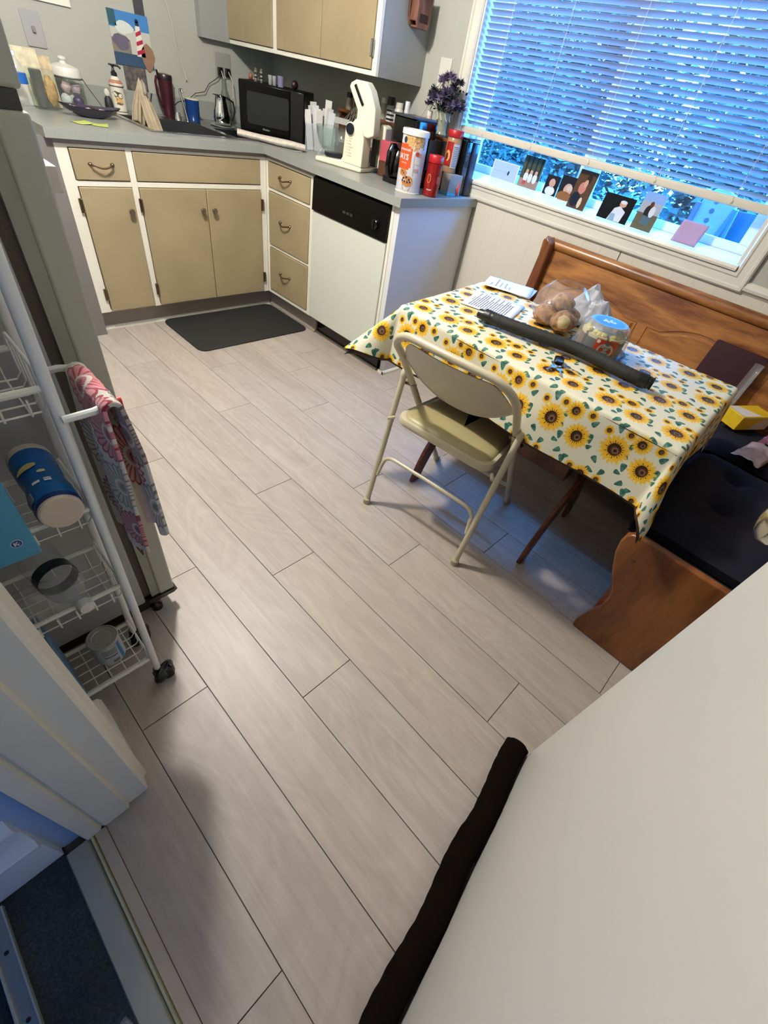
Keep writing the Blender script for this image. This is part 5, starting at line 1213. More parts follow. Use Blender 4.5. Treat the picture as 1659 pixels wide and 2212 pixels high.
q = M(); q.lathe([(.05, .024), (.062, .024), (.070, .030), (.070, .044), (0, .044)], (bw.x, bw.y, T), P('navy turntable', '#11121c', .3), 32); q.build('turntable', mx_)
q = M(); q.lathe([(.050, .046), (.078, .050), (.104, .078), (.116, .120), (.120, .145), (.124, .148), (.117, .146), (.112, .120), (.100, .082), (.074, .054), (0, .052)], (bw.x, bw.y, T), glass_c, 40, caps=False); q.build('mixing_bowl', None, 'clear glass mixing bowl on the stand mixer turntable', 'bowl')
q = M(); q.sheet(lambda u, v: (.19 + .10 * u + .02 * v, -.255 + .06 * v - .03 * u, T + .003 + .050 * sin(pi * u) * (1 - v * .3) + .012 * noise.noise(Vector((u * 5, v * 4, 3)))), 16, 12, film_c); q.build('film_bag', None, 'crumpled clear bag on the worktop left of the mixer bowl', 'plastic bag', solid=.0006)
q = M()
for k in range(5): q.tube([MX @ Vector((.16 + .02 * k, .14, .27 - .01 * k)), MX @ Vector((.09 + .015 * k, .15, .21 + .012 * k)), MX @ Vector((.05 + .02 * k, .15, .17)), MX @ Vector((.08 + .018 * k, .15, .15)), MX @ Vector((.13 + .01 * k, .14, .22))], .0022, chrome, 6)
q.build('beaters', mx_, 'chrome wire beaters')
q = M(); q.box(.012, .110, .145, .155, .165, .190, P('grey spatula', '#9a9a96', .4), MX); 
q.build('spatula', None, 'grey spatula end resting behind the mixer bowl', 'spatula')

# ------------------------------------------------------------------ wooden shelf rack with jars along the window wall
rk = thing('spice_shelf', 'low reddish wood shelf rack along the wall behind the mixer', 'shelf', (.515, -.53, T)); rw = WOOD('spice shelf wood', '#3d1d0f', '#7a4526', .5, (10, 3, 10), coat=.05)
M().box(.455, .575, -.958, -.09, T + .200, T + .213, rw).build('shelf_board', rk, bev=.001)
for y in (-.952, -.62, -.10): M().box(.465, .575, y - .006, y + .006, T, T + .200, rw).build('side_board', rk)
M().box(.465, .575, -.95, -.10, T + .06, T + .068, rw).build('shelf_board', rk, bev=.001)
Z2 = T + .2135
def jar(y, r, h, body, cap, lab, cat='jar', x=.505, ch=.022, z=None, name='spice_jar'):
    z = Z2 if z is None else z; o = (x, y, z)
    j = M().lathe([(r * .92, 0), (r, .003), (r, h - ch - .008), (r * .8, h - ch)], o, body, 20).build(name, None, lab, cat)
    M().lathe([(r * .86, h - ch), (r * .88, h - .002), (r * .8, h), (0, h)], o, cap, 20).build('lid', j); return j
wc = P('white jar cap', '#cfccc2', .4); blc = P('black jar cap', '#0c0c0c', .4); spg = P('dusty spice glass', '#8d8370', .3, var=.3, vscale=40)
jar(-.13, .020, .075, spg, blc, 'spice jar with black cap at the far left end of the wood shelf')
jar(-.20, .018, .070, P('green herb glass', '#4a4c34', .3), wc, 'dark herb jar with white cap on the left of the wood shelf')
jar(-.365, .020, .085, spg, wc, 'spice jar with white cap just left of the tilted mixer head')
jar(-.425, .022, .090, P('pale spice glass', '#a19c8a', .3), wc, 'pale jar with white cap just right of the tilted mixer head')
jar(-.475, .024, .100, P('grey green label', '#8f978c', .5), blc, 'grey green jar with tall black cap on the wood shelf', ch=.034)
jar(-.540, .024, .085, P('white supplement bottle', '#c6c3bb', .35), wc, 'short white supplement bottle on the wood shelf')
jar(-.600, .015, .098, P('bluish white tube', '#b9c0c6', .35), P('bluish cap', '#c5ccd2', .35), 'tall narrow bluish white bottle on the wood shelf', ch=.03)
jar(-.765, .017, .085, P('pink label bottle', '#b59a93', .45), wc, 'narrow bottle with pink label and white cap beside the flower vase')
for i, y in enumerate((-.508, -.665)):
    o = (.478, y, Z2); q = M(); q.box(.462, .494, y - .016, y + .016, Z2, Z2 + .052, P('white stripe box', '#c9c9c4', .5)); s1 = q.build('striped_box', None, ('black and white striped tin on the shelf behind the coffee maker, left one', 'black and white striped tin on the shelf behind the coffee maker, right one')[i], 'tin', 'striped tins on the shelf')
    q = M()
    for k in range(3): q.box(.4612, .4948, y - .0168, y + .0168, Z2 + .006 + .018 * k, Z2 + .014 + .018 * k, blackm)
    q.build('black_stripes', s1)
# flowers
vz = thing('flower_vase', 'embossed glass vase of faded purple flowers at the end of the wood shelf', 'vase', (.505, -.855, Z2)); o = (.512, -.858, Z2)
vm = P('clouded vase glass', '#8d9282', .12, var=.2, vscale=30)
vo = M().lathe([(.026, 0), (.030, .006), (.024, .02), (.026, .05), (.034, .085), (.040, .092), (.037, .092), (.030, .08), (0, .03)], o, vm, 28).build('vase', vz)
q = M(); 
for i in range(8):
    a = 2 * pi * i / 8; q.tube([(o[0] + .036 * cos(a), o[1] + .036 * sin(a), Z2 + .086), (o[0] + .033 * cos(a + .2), o[1] + .033 * sin(a + .2), Z2 + .07), (o[0] + .036 * cos(a + .4), o[1] + .036 * sin(a + .4), Z2 + .06)], .0025, P('vase relief', '#c2c2aa', .3), 6)
q.build('embossing', vo)
rnd = random.Random(11); pu = [P('dried purple petal', '#443a5c', .8), P('lavender petal', '#655b7c', .8), P('dark violet petal', '#2d2540', .8)]
for i in range(26):
    c = Vector((.505 + rnd.uniform(-.05, .05), -.850 + rnd.uniform(-.085, .085), Z2 + .150 + rnd.uniform(-.045, .075))); q = M()
    stem = M(); stem.tube([(o[0], o[1], Z2 + .05), (o[0] * .5 + c.x * .5, o[1] * .5 + c.y * .5, Z2 + .10), tuple(c)], .0014, P('stem green', '#1d2a1c', .8), 5)
    vs = []; fs = []; R = rnd.uniform(.024, .034)
    for k in range(80):
        d = Vector((rnd.gauss(0, 1), rnd.gauss(0, 1), rnd.gauss(.3, 1))).normalized(); s_ = d.orthogonal().normalized() * R * .20; a0 = len(vs)
        vs += [c + d * R * .2 - s_, c + d * R * .2 + s_, c + d * R * rnd.uniform(.85, 1.1)]; fs.append((a0, a0 + 1, a0 + 2))
    q.add(vs, fs, pu[i % 3]); fo = q.build('flower', vz, smooth=0); stem.build('stem', fo)
q = M(); vs = []; fs = []
for k in range(150):
    c = Vector((.505 + rnd.uniform(-.045, .045), -.855 + rnd.uniform(-.09, .085), Z2 + .09 + rnd.uniform(0, .09))); d = Vector((rnd.gauss(0, 1), rnd.gauss(0, 1), rnd.gauss(.4, 1))).normalized() * .022; s_ = d.orthogonal().normalized() * .006; a0 = len(vs)
    vs += [c, c + d * .5 + s_, c + d, c + d * .5 - s_]; fs.append((a0, a0 + 1, a0 + 2, a0 + 3))
q.add(vs, fs, P('leaf dark', '#182318', .8)); lo_ = q.build('leaves', vz, smooth=0); lo_['kind'] = 'stuff'

# ------------------------------------------------------------------ right end of the worktop
q = M(); q.box(.28, .345, -.725, -.655, T, T + .065, P('brown carton', '#4a2c1c', .6)); q.box(.28, .345, -.725, -.655, T + .065, T + .150, P('pink packet', '#b04a58', .5)); q.build('sweetener_box', None, 'pink and brown box between the mixer and the coffee maker', 'box', bev=.003)
q = M(); q.box(.30, .36, -.79, -.73, T, T + .115, P('coral box', '#b55a5a', .5)); q.build('coral_box', None, 'coral pink box behind the coffee maker carafe', 'box', bev=.002)
cf = thing('coffee_maker', 'black drip coffee maker behind the oats canister', 'coffee maker', (.26, -.84, T))
M().rbox(.31, -.855, .16, .17, T + .165, T + .265, blackp, r=.02).build('reservoir', cf, bev=.006)
M().rbox(.37, -.855, .06, .15, T + .02, T + .17, blackp, r=.015).build('tower', cf)
M().rbox(.30, -.855, .22, .17, T, T + .024, blackp, r=.03).build('base', cf, bev=.004)
M().rbox(.30, -.85, .20, .16, T + .265, T + .272, P('lid grey black', '#33353a', .3), r=.03).build('lid', cf)
q = M(); q.lathe([(.045, .026), (.062, .032), (.066, .07), (.060, .105), (.045, .135), (.047, .145), (0, .146)], (.245, -.835, T), P('carafe black glass', '#08080a', .06), 32); q.build('carafe', cf)
q = M(); q.tube([(.195, -.845, T + .150), (.165, -.850, T + .150), (.150, -.852, T + .125), (.148, -.852, T + .07), (.165, -.850, T + .03)], .012, blackp, 10); q.build('carafe_handle', cf)
# oats canister
oc = Vector((.150, -1.010, T)); r_ = .060
cn_ = thing('oats_canister', 'tall cardboard oats canister with muffin picture at the front edge of the worktop', 'canister', tuple(oc))
ob_ = M().lathe([(r_ - .001, 0), (r_, .002), (r_, .222)], oc, P('canister white board', '#cbc9cb', .45), 44).build('body', cn_)
M().lathe([(r_ - .002, 0), (r_ + .002, .0), (r_ + .002, .004), (r_, .005)], oc, paperw, 44, caps=False).build('bottom_rim', cn_)
M().lathe([(r_ + .001, .214), (r_ + .004, .215), (r_ + .004, .232), (r_ + .002, .235), (r_ - .004, .235), (r_ - .006, .231), (0, .231)], oc, P('canister lid cream', '#d5d1c6', .4), 44, caps=False).build('lid', cn_)
th0 = atan2(CAM[1] - oc.y, CAM[0] - oc.x)
f1, f2, f3 = wrap(oc, r_, th0, .0004), wrap(oc, r_, th0, .0008), wrap(oc, r_, th0, .0012)
q = M(); oat = P('oat flakes', '#b58f58', .6, var=.35, vscale=110)
q.rect(-.045, .055, .178, .214, f1, oat, 14); q.disc(.01, .176, .045, .014, f1, oat, 22, .12); rn = random.Random(2)
for i in range(30): q.disc(rn.uniform(-.04, .055), rn.uniform(.166, .212), .0045, .003, f2, P(['oat light', 'oat dark', 'oat tan'][i % 3], ['#cfae78', '#8a6432', '#a97f45'][i % 3], .6), 8)
q.rect(-.092, -.004, .098, .176, f2, P('orange label', '#bf4714', .45), 10); q.rect(-.080, -.012, .090, .098, f2, P('orange label', '#bf4714', .45), 8); q.rect(-.080, -.026, .176, .182, f2, P('orange label', '#bf4714', .45), 6)
q.disc(-.048, .196, .010, .012, f2, P('navy badge', '#1f2440', .5), 16)
q.text('OLD FASHIONED', .0105, -.091, .158, f3, paper, bold=.01, sx=.98); q.text('OATS', .029, -.092, .126, f3, paper, bold=.018, sx=1.0); q.text('18 SERVINGS', .0065, -.058, .112, f3, paper, sx=.9)
gl_ = P('parfait glass print', '#a79f98', .5); q.poly([(.012, .070), (.040, .070), (.046, .150), (.008, .150)], f2, gl_); q.rect(.014, .040, .085, .098, f3, P('berry layer', '#a78a86', .5), 4); q.rect(.012, .042, .115, .128, f3, P('cream layer', '#c3b8a4', .5), 4); q.disc(.022, .153, .011, .009, f3, P('strawberry print', '#9c3328', .5), 12, .1); q.disc(.036, .150, .009, .007, f3, P('granola print', '#a97f45', .5), 10, .2)
muf = P('muffin crust', '#a86a34', .6, var=.3, vscale=70); ber = P('blueberry print', '#1d1726', .5); cup_ = P('muffin cup', '#7c3f26', .6)
q.disc(-.036, .078, .020, .014, f2, muf, 16, .08); q.disc(-.040, .082, .003, .003, f3, ber, 8); q.disc(-.030, .076, .003, .003, f3, ber, 8)
q.disc(-.008, .020, .045, .012, f1, P('plate print', '#b7b4b2', .5), 22); q.poly([(-.034, .044), (-.027, .014), (-.012, .009), (.004, .011), (.016, .042)], f2, cup_); q.disc(-.009, .048, .029, .021, f3, muf, 22, .06)
for dx, dz in ((-.020, .008), (-.006, .012), (.008, .004), (-.013, -.004), (.002, -.006), (.014, -.004), (-.024, -.002)): q.disc(-.009 + dx, .050 + dz, .0042, .0042, wrap(oc, r_, th0, .0016), ber, 9)
q.build('label_print', ob_)
# red coffee jar
rc = Vector((.235, -1.088, T)); j = M().lathe([(.034, 0), (.038, .004), (.037, .03), (.041, .05), (.036, .11), (.038, .128), (.030, .134)], rc, P('red coffee jar', '#7c100e', .18, var=.15, vscale=30), 34).build('coffee_jar', None, 'short red coffee jar with red lid at the worktop corner', 'jar')
M().lathe([(.036, .132), (.037, .134), (.037, .158), (.035, .161), (0, .161)], rc, P('red screw lid', '#a81a22', .35), 34).build('lid', j)
th1 = atan2(CAM[1] - rc.y, CAM[0] - rc.x); q = M(); f_ = wrap(rc, .041, th1, .0006); q.disc(-.018, .072, .010, .019, f_, P('gold oval', '#b5743a', .4), 18); q.disc(-.018, .072, .0075, .015, wrap(rc, .041, th1, .001), P('dark red oval', '#7a0f0c', .4), 18); q.disc(.030, .070, .009, .017, f_, P('rose oval', '#9c4038', .4), 18); q.text('ROAST', .008, -.022, .026, f_, paper); q.build('label_print', j)
# grey box with tall jar on top
q = M(); Tm = TR((.437, -1.055, T), radians(-12)); q.box(-.042, .042, -.032, .032, .012, .088, P('grey taupe box', '#8a8580', .6), Tm); gb = q.build('grey_box', None, 'taupe grey box under the tall red-lidded jar', 'box', bev=.001)
q = M(); q.box(-.0425, .0425, -.0325, .0325, .0005, .0119, P('aqua band', '#4aa3c0', .5), Tm); q.build('aqua_band', gb)
tj = Vector((.437, -1.020, T + .0885)); j = M().lathe([(.034, 0), (.036, .004), (.034, .03), (.037, .05), (.038, .10), (.037, .135), (.032, .142)], tj, P('amber jar', '#9c7a5c', .15), 34).build('tall_jar', None, 'tall jar with red lid standing on the grey box', 'jar')
M().lathe([(.038, .140), (.039, .142), (.039, .164), (.037, .167), (0, .167)], tj, P('red screw lid', '#a81a22', .35), 34).build('lid', j)
th2 = atan2(CAM[1] - tj.y, CAM[0] - tj.x); q = M(); f_ = wrap(tj, .038, th2, .0004); f2 = wrap(tj, .038, th2, .0010); q.rect(-.040, .000, .030, .122, f_, P('red label', '#97180f', .4), 8); q.disc(-.022, .068, .013, .022, f2, P('gold glow', '#d99c5a', .4), 16); q.disc(-.026, .064, .007, .016, wrap(tj, .038, th2, .0014), P('brown cup print', '#5a1a10', .4), 14); q.rect(.000, .034, .022, .116, f_, P('nutrition white', '#b5b5b4', .6), 8)
for i in range(12): q.rect(.003, .031, .028 + .0068 * i, .0305 + .0068 * i, f2, ink if i != 11 else dink, 6)
q.build('label_print', j)
# black and slate drink machine
kp = thing('pod_brewer', 'tall black and slate pod brewer at the end of the worktop by the window', 'coffee maker', (.50, -1.0, T))
M().rbox(.490, -1.030, .055, .105, T, T + .225, blackp, r=.012).build('front_column', kp, bev=.004)
sl_ = M().rbox(.5475, -1.030, .058, .115, T, T + .222, P('slate blue tank', '#1c2a3a', .12), r=.014).build('water_tank', kp, bev=.004)
M().rbox(.52, -1.03, .115, .118, T + .226, T + .236, blackp, r=.018).build('top_lid', kp, bev=.003)
q = M(); q.text('BREW', .020, 0, 0, lambda a, b: Vector((.478 + b * .9, -1.0835, T + .20 - a)), P('dim silver print', '#5a5f66', .4)); q.build('lettering', kp)
q = M(); q.tube([(.455, -1.092, T + .004), (.452, -1.090, T + .035), (.462, -1.088, T + .062)], .007, P('coral strap', '#c23a30', .5), 8, rs=[.008, .008, .006]); q.build('coral_strap', None, 'coral red strap standing beside the pod brewer', 'strap')
q = M(); q.box(.33, .43, -.955, -.945, T + .08, T + .20, P('dark menu box', '#1a1a14', .5)); q.build('dark_box', None, 'dark printed box behind the oats canister', 'box')
# wall B outlet and cord
q = M(); q.box(XB - .006, XB - .0005, -.775, -.70, 1.30, 1.415, P('white outlet plate', '#c9c9bd', .4)); ou = q.build('wall_outlet', None, 'white outlet plate on the wall between upper cabinet and window', 'outlet', bev=.002)
q = M(); q.tube([(.58, -.745, 1.33), (.57, -.72, 1.29), (.565, -.695, 1.24), (.56, -.66, 1.18), (.55, -.63, 1.14)], .003, P('white cord', '#b9b6aa', .5), 6); q.build('power_cord', None, 'white power cord hanging from the outlet beside the window', 'cord')
# carved wooden wall pocket
dw_ = thing('wooden_wall_pocket', 'old carved pinkish wooden pocket hung on the end panel of the upper cabinet', 'wall pocket', (.49, -.593, 1.46)); ow_ = WOOD('aged pink wood', '#3c2016', '#7d5240', .6, (8, 8, 3), coat=0)
PK = Matrix(((1.35, 0, 0, .42 - .452 * 1.35), (0, 1, 0, 0), (0, 0, 1, .022), (0, 0, 0, 1)))
q = M(); q.prism([(.452, 1.500), (.462, 1.470), (.520, 1.470), (.532, 1.500), (.545, 1.72), (.440, 1.72)], 'y', -.604, -.5925, ow_, PK); q.build('back_board', dw_, bev=.003)
q = M(); q.prism([(.456, 1.490), (.468, 1.462), (.518, 1.462), (.528, 1.490), (.530, 1.585), (.454, 1.585)], 'y', -.652, -.640, ow_, PK); q.box(.456, .463, -.641, -.604, 1.485, 1.585, ow_, PK); q.box(.521, .528, -.641, -.604, 1.485, 1.585, ow_, PK); q.box(.466, .519, -.641, -.604, 1.465, 1.473, ow_, PK); q.build('pocket', dw_, bev=.003)
q = M(); q.box(.470, .514, -.6535, -.652, 1.485, 1.512, P('pocket hollow', '#2c1810', .8), PK); q.build('cut_out', dw_)

# ------------------------------------------------------------------ photographs on the window sill
def photo(p0, p1, w, h, lab, pic, x=.668, z=1.012, tilt=6, cat='photograph'):
    """p0,p1: y of left and right lower corner"""
    yl, zl = p0; yr, zr = p1
    ux = Vector((0, yr - yl, zr - zl)).normalized(); v_ = Vector((sin(radians(tilt)), 0, cos(radians(tilt)))); v_ = (v_ - ux * v_.dot(ux)).normalized()
    o = Vector((x, yl, zl)); f = lambda a, b, e=0.0: o + ux * a + v_ * b + (v_.cross(ux)) * 0 - Vector((1, 0, 0)) * e
    q = M(); vs = [f(0, 0), f(w, 0), f(w, h), f(0, h), f(0, 0, .0012), f(w, 0, .0012), f(w, h, .0012), f(0, h, .0012)]
    q.add(vs, [(0, 1, 2, 3), (4, 5, 6, 7), (0, 1, 5, 4), (1, 2, 6, 5), (2, 3, 7, 6), (3, 0, 4, 7)], P('photo card', '#bfc2c6', .5)); b_ = q.build('photograph', None, lab, cat)
    q = M(); k = [0]
    def F(e): return lambda a, b: f(a * w, b * h, .0014 + e)
    pic(q, F); q.build('picture', b_, smooth=0); return b_
def C_(n, c): return P('print ' + n, c, .75, spec=.15)
skin = C_('skin', '#b58d78'); wht = C_('white cloth', '#c5c9cf'); blk = C_('black', '#14161c')
def pic_baby(q, F): q.rect(0, 1, 0, 1, F(0), blk); q.disc(.5, .62, .22, .22, F(.0002), skin, 14); q.disc(.5, .22, .36, .24, F(.0002), wht, 14)
def pic_dark(q, F): q.rect(.0, 1, 0, 1, F(0), C_('deep black', '#07080b')); q.poly([(.35, 0), (.78, .02), (.82, .45), (.6, .62), (.45, .5)], F(.0002), wht); q.disc(.66, .70, .11, .12, F(.0004), skin, 14); q.disc(.66, .78, .11, .07, F(.0006), wht, 12); q.poly([(.38, 0), (.6, 0), (.55, .3), (.42, .28)], F(.0006), C_('pale blue', '#7f9ab3'))
def pic_woods(q, F): q.rect(0, 1, 0, 1, F(0), C_('woods', '#3c4438')); [q.rect(a, a + .07, .45, 1, F(.0002), C_('trunks', '#1f221d')) for a in (.15, .38, .62, .85)]; q.rect(0, 1, 0, .28, F(.0002), C_('leaf path', '#8a7468')); [(q.disc(a, .52, .07, .07, F(.0006), skin, 10), q.disc(a, .34, .11, .16, F(.0004), wht, 12)) for a in (.3, .52, .76)]; q.disc(.3, .16, .10, .07, F(.0006), C_('red shoe', '#9a4440'), 8)
def pic_brown(q, F): q.rect(0, 1, 0, 1, F(0), C_('brown leaves', '#4a3626')); q.disc(.62, .80, .14, .12, F(.0002), C_('dark hair', '#2a1a14'), 12); q.disc(.45, .55, .20, .16, F(.0004), C_('rose arms', '#b0726a'), 12); q.disc(.55, .68, .10, .10, F(.0006), skin, 12); q.disc(.30, .24, .26, .20, F(.0004), C_('navy jeans', '#141c2c'), 12); q.disc(.62, .18, .10, .15, F(.0006), C_('cream sleeve', '#bfae94'), 10)
def pic_sit(q, F): q.rect(0, 1, 0, .45, F(0), C_('grass', '#5a5642')); q.rect(0, 1, .45, .75, F(0), C_('pale hill', '#9aa2a8')); q.rect(0, 1, .75, 1, F(0), C_('pale sky', '#7f9ecb')); q.disc(.45, .50, .17, .18, F(.0002), C_('dark top', '#22201f'), 12); q.disc(.50, .70, .09, .08, F(.0004), C_('brown hair', '#4d2b20'), 12); q.disc(.64, .52, .13, .15, F(.0004), wht, 12); q.poly([(.3, .18), (.7, .14), (.78, .36), (.35, .40)], F(.0006), C_('blue jeans', '#47606b'))
def pic_pair(q, F): q.rect(0, 1, 0, 1, F(0), blk); q.disc(.55, .45, .26, .26, F(.0002), skin, 12); q.disc(.45, .14, .45, .22, F(.0004), C_('tan coat', '#7a5230'), 12); q.disc(.62, .52, .16, .12, F(.0004), C_('cream hat', '#b5a690'), 10)
def pic_xray(q, F): q.rect(.04, .96, .05, .95, F(0), C_('pale blue grey', '#9fb0cc')); q.poly([(.62, .42), (.66, .30), (.70, .5), (.66, .6)], F(.0002), blk); q.rect(.1, .7, .45, .47, F(.0002), C_('soft line', '#8496b8'))
photo((-1.115, 1.0115), (-1.280, 1.0110), .165, .078, 'pale blue snapshot at the left end of the window sill', pic_xray, x=.684, tilt=5)
photo((-1.296, 1.0115), (-1.415, 1.0110), .118, .128, 'snapshot of three people in white in the woods on the left of the window sill', pic_woods, x=.682, tilt=6)
photo((-1.452, 1.0115), (-1.526, 1.0110), .076, .080, 'snapshot of a baby on a black cushion on the window sill', pic_baby, x=.684, tilt=5)
photo((-1.532, 1.0110), (-1.625, 1.0105), .092, .094, 'snapshot of a child in a tan coat next to the baby picture', pic_pair, x=.686, tilt=5)
photo((-1.625, .9965), (-1.725, .9955), .095, .150, 'tall snapshot of a dark haired person holding a child among brown leaves', pic_brown, x=.642, tilt=10)
photo((-1.792, .9960), (-1.940, .9955), .150, .098, 'black background snapshot of a baby in white held up, middle of the sill', pic_dark, x=.642, tilt=10)
photo((-1.966, .9960), (-2.066, .9955), .096, .138, 'snapshot of a person in jeans sitting on grass, right of the black snapshot', pic_sit, x=.642, tilt=8)
q = M(); pk = P('dusty pink card', '#a88aa2', .8, var=.04); o = Vector((.640, -2.160, .9955)); q.sheet(lambda u, v: o + Vector((.014 * v + .002 * sin(u * 5), -.108 * u - .01 * v, .082 * v)), 10, 8, pk); q.build('pink_note', None, 'dusty pink card leaning at the right end of the window sill', 'note', solid=.001)

# ------------------------------------------------------------------ on the table
TT = TZ + .0075
def sheetp(c, w, l, a, lab, name, lines, seed, z=TT, mt=paper, hand=False):
    Tm = TR((c[0], c[1], z), a); q = M(); q.sheet(lambda u, v: Tm @ Vector(((u - .5) * w, (v - .5) * l, .001 + .004 * (abs(u - .5) * 2) ** 4 * (seed % 2))), 10, 10, mt); o = q.build(name, None, lab, 'paper', solid=.0008)
    q = M(); rn = random.Random(seed); f = lambda x, y: Tm @ Vector((x, y, .0022 + .004 * (abs(x / w) * 2) ** 4 * (seed % 2)))
    if hand:
        for i, s_ in enumerate(lines): q.text(s_, .013, -w * .36 + rn.uniform(0, .02), l * .34 - i * .020, f, P('blue pen', '#2d3560', .8))
    else:
        q.rect(-w * .12, w * .12, l * .40, l * .43, f, P('gold stamp', '#b8ab7c', .7))
        for i in range(lines):
            y = l * .36 - i * l * .74 / lines; b0 = -w * .42; 
            while b0 < w * (.40 if rn.random() > .2 else .1): s2 = rn.uniform(.008, .03); q.rect(b0, min(b0 + s2, w * .42), y, y + .0032, f, ink); b0 += s2 + .004
    q.build('writing', o, smooth=0); return o
sheetp((-.283, -1.925), .205, .20, radians(17), 'printed form lying flat near the left end of the sunflower cloth', 'printed_letter', 16, 2)
sheetp((-.018, -1.835), .150, .195, radians(17), 'bottom sheet of the handwritten paper stack near the wall', 'paper_sheet', 4, 3)
sheetp((-.025, -1.825), .155, .200, radians(23), 'handwritten note on top of the paper stack near the wall', 'handwritten_note', ['Monday', 'Appointments and list', 'Kitchen floor', 'measure boards', 'call first'], 4, z=TT + .0055, hand=True)
# vacuum hose
hp = [Vector(p) for p in ((-.480, -1.990, .022), (-.474, -2.035, .023), (-.455, -2.13, .024), (-.428, -2.23, .025), (-.405, -2.31, .026), (-.398, -2.38, .026), (-.400, -2.45, .025), (-.398, -2.53, .024), (-.384, -2.585, .023))]
hp = [p + Vector((0, 0, TT)) for p in hp]
def spl(pts, n):
    out = []; k = len(pts)
    for i in range(k - 1):
        p0, p1, p2, p3 = pts[max(i - 1, 0)], pts[i], pts[i + 1], pts[min(i + 2, k - 1)]
        for j in range(n):
            t_ = j / n; out.append(.5 * ((2 * p1) + (p2 - p0) * t_ + (2 * p0 - 5 * p1 + 4 * p2 - p3) * t_ ** 2 + (3 * p1 - p0 - 3 * p2 + p3) * t_ ** 3))
    return out + [pts[-1]]
hs = spl(hp, 26); hm = P('charcoal hose fabric', '#121311', .75, var=.25, vscale=60, bump=.4, bscale=600)
body = hs[30:-18]; q = M(); q.tube(body, .02, hm, 18, rs=[.0205 + .00035 * sin(i * 1.25) for i in range(len(body))]); ho = q.build('vacuum_hose', None, 'charcoal vacuum hose lying along the sunflower tablecloth', 'hose', smooth=60)
q = M(); a = hs[:31]; q.tube(a, .02, P('hose cuff black', '#0e0f0f', .35), 20, rs=[.0155 + .0001 * i if i < 17 else (.0225 if i < 27 else .0215) for i in range(len(a))]); q.build('near_cuff', ho)
q = M(); a = hs[-20:]; e = (a[-1] - a[-2]).normalized(); q.tube(a, .02, P('hose cuff black', '#0e0f0f', .35), 20, rs=[.0225] * 10 + [.0225, .0195, .0195, .0195, .020, .0185, .018, .018, .0175, .017]); q.lathe([(.0172, 0), (.0195, .001), (.0195, .004), (.0135, .0045), (.0135, .0035), (0, .0028)], a[-1], P('hose bore', '#020202', .9), 20, axis=e, caps=False); q.build('end_cuff', ho)
# keys
ky = thing('car_key', 'black car key fob with silver keys beside the hose', 'key', (-.53, -2.325, TT)); Tm = TR((-.500, -2.332, TT), radians(25))
M().rbox(0, 0, .052, .030, 0, .013, blackp, r=.010, T=Tm).build('key_fob', ky, bev=.003)
q = M(); q.tube([Tm @ Vector((-.032 + .012 * cos(a), .012 * sin(a), .006)) for a in [2 * pi * i / 16 for i in range(16)]], .0014, chrome, 6, closed=True); q.build('key_ring', ky)
for i, (dx, dy, a) in enumerate(((-.056, -.006, .2), (-.050, .012, -.5), (-.030, -.028, 1.1))):
    T2 = Tm @ TR((dx, dy, .002 + .002 * i), a); q = M(); q.rbox(0, 0, .022, .020, 0, .0018, steel, r=.008, T=T2); q.prism([(-.010, -.003), (-.038, -.003), (-.042, 0), (-.036, .003), (-.030, .001), (-.026, .003), (-.018, .0015), (-.010, .003)], 'z', 0, .0018, chrome, T2); q.build('key_blade', ky)
# bag of rolls
crust = P('bread crust', '#8f6a4c', .75, var=.50, vscale=70, bump=.8, bscale=110); crumb = P('pale crumb', '#b7a27c', .8, var=.15, vscale=60)
RL = ((-.235, -2.120, .032, .050, '#a'), (-.170, -2.100, .034, .046, '#b'), (-.245, -2.195, .036, .050, '#c'), (-.175, -2.175, .036, .048, '#d'), (-.205, -2.150, .080, .046, '#e'))
for i, (x, y, z, r, _) in enumerate(RL):
    q = M(); q.ball((x, y, TT + z), (r, r * .9, r * .66), crust, 26, 16, .16, i * 3); ro = q.build('bread_roll', None, ['crusty roll at the left front of the clear bag', 'crusty roll at the left back of the clear bag', 'crusty roll with pale cut face at the right front of the clear bag', 'crusty roll at the right back of the clear bag beside the cake', 'crusty roll on top of the others in the clear bag'][i], 'bread roll', 'rolls in the clear bag')
    if i == 2:
        q = M(); q.ball((x - .030, y - .012, TT + z + .006), (.022, .026, .022), crumb, 16, 10, .1, 5); q.build('cut_face', ro)
q = M()
def bag(u, v):
    a = 2 * pi * u; k = sin(pi * (v * .86 + .05)) ** .55; rx, ry = .106 * k, .098 * k
    n_ = 1 + .10 * noise.noise(Vector((cos(a) * 2.2, sin(a) * 2.2, v * 4))) + .03 * noise.noise(Vector((cos(a) * 7, sin(a) * 7, v * 9)))
    return Vector((-.205 + rx * cos(a) * n_, -2.150 + ry * sin(a) * n_, TT + .0012 + .142 * v ** 1.15))
q.sheet(bag, 48, 20, film_c)
bgo = q.build('bread_bag', None, 'clear plastic bag of crusty bread rolls beside the hose', 'bag', smooth=50)
wb_ = bpy.data.materials.new('white plastic bag'); t = NT(wb_); t.bsdf.inputs['Base Color'].default_value = lin('#c9cbd2'); t.bsdf.inputs['Roughness'].default_value = .35
tl = t.node('ShaderNodeBsdfTranslucent'); tl.inputs[0].default_value = (.75, .78, .85, 1); mx = t.node('ShaderNodeMixShader'); mx.inputs[0].default_value = .35; t.l.new(t.bsdf.outputs[0], mx.inputs[1]); t.l.new(tl.outputs[0], mx.inputs[2]); t.l.new(mx.outputs[0], t.out.inputs[0])
q = M()
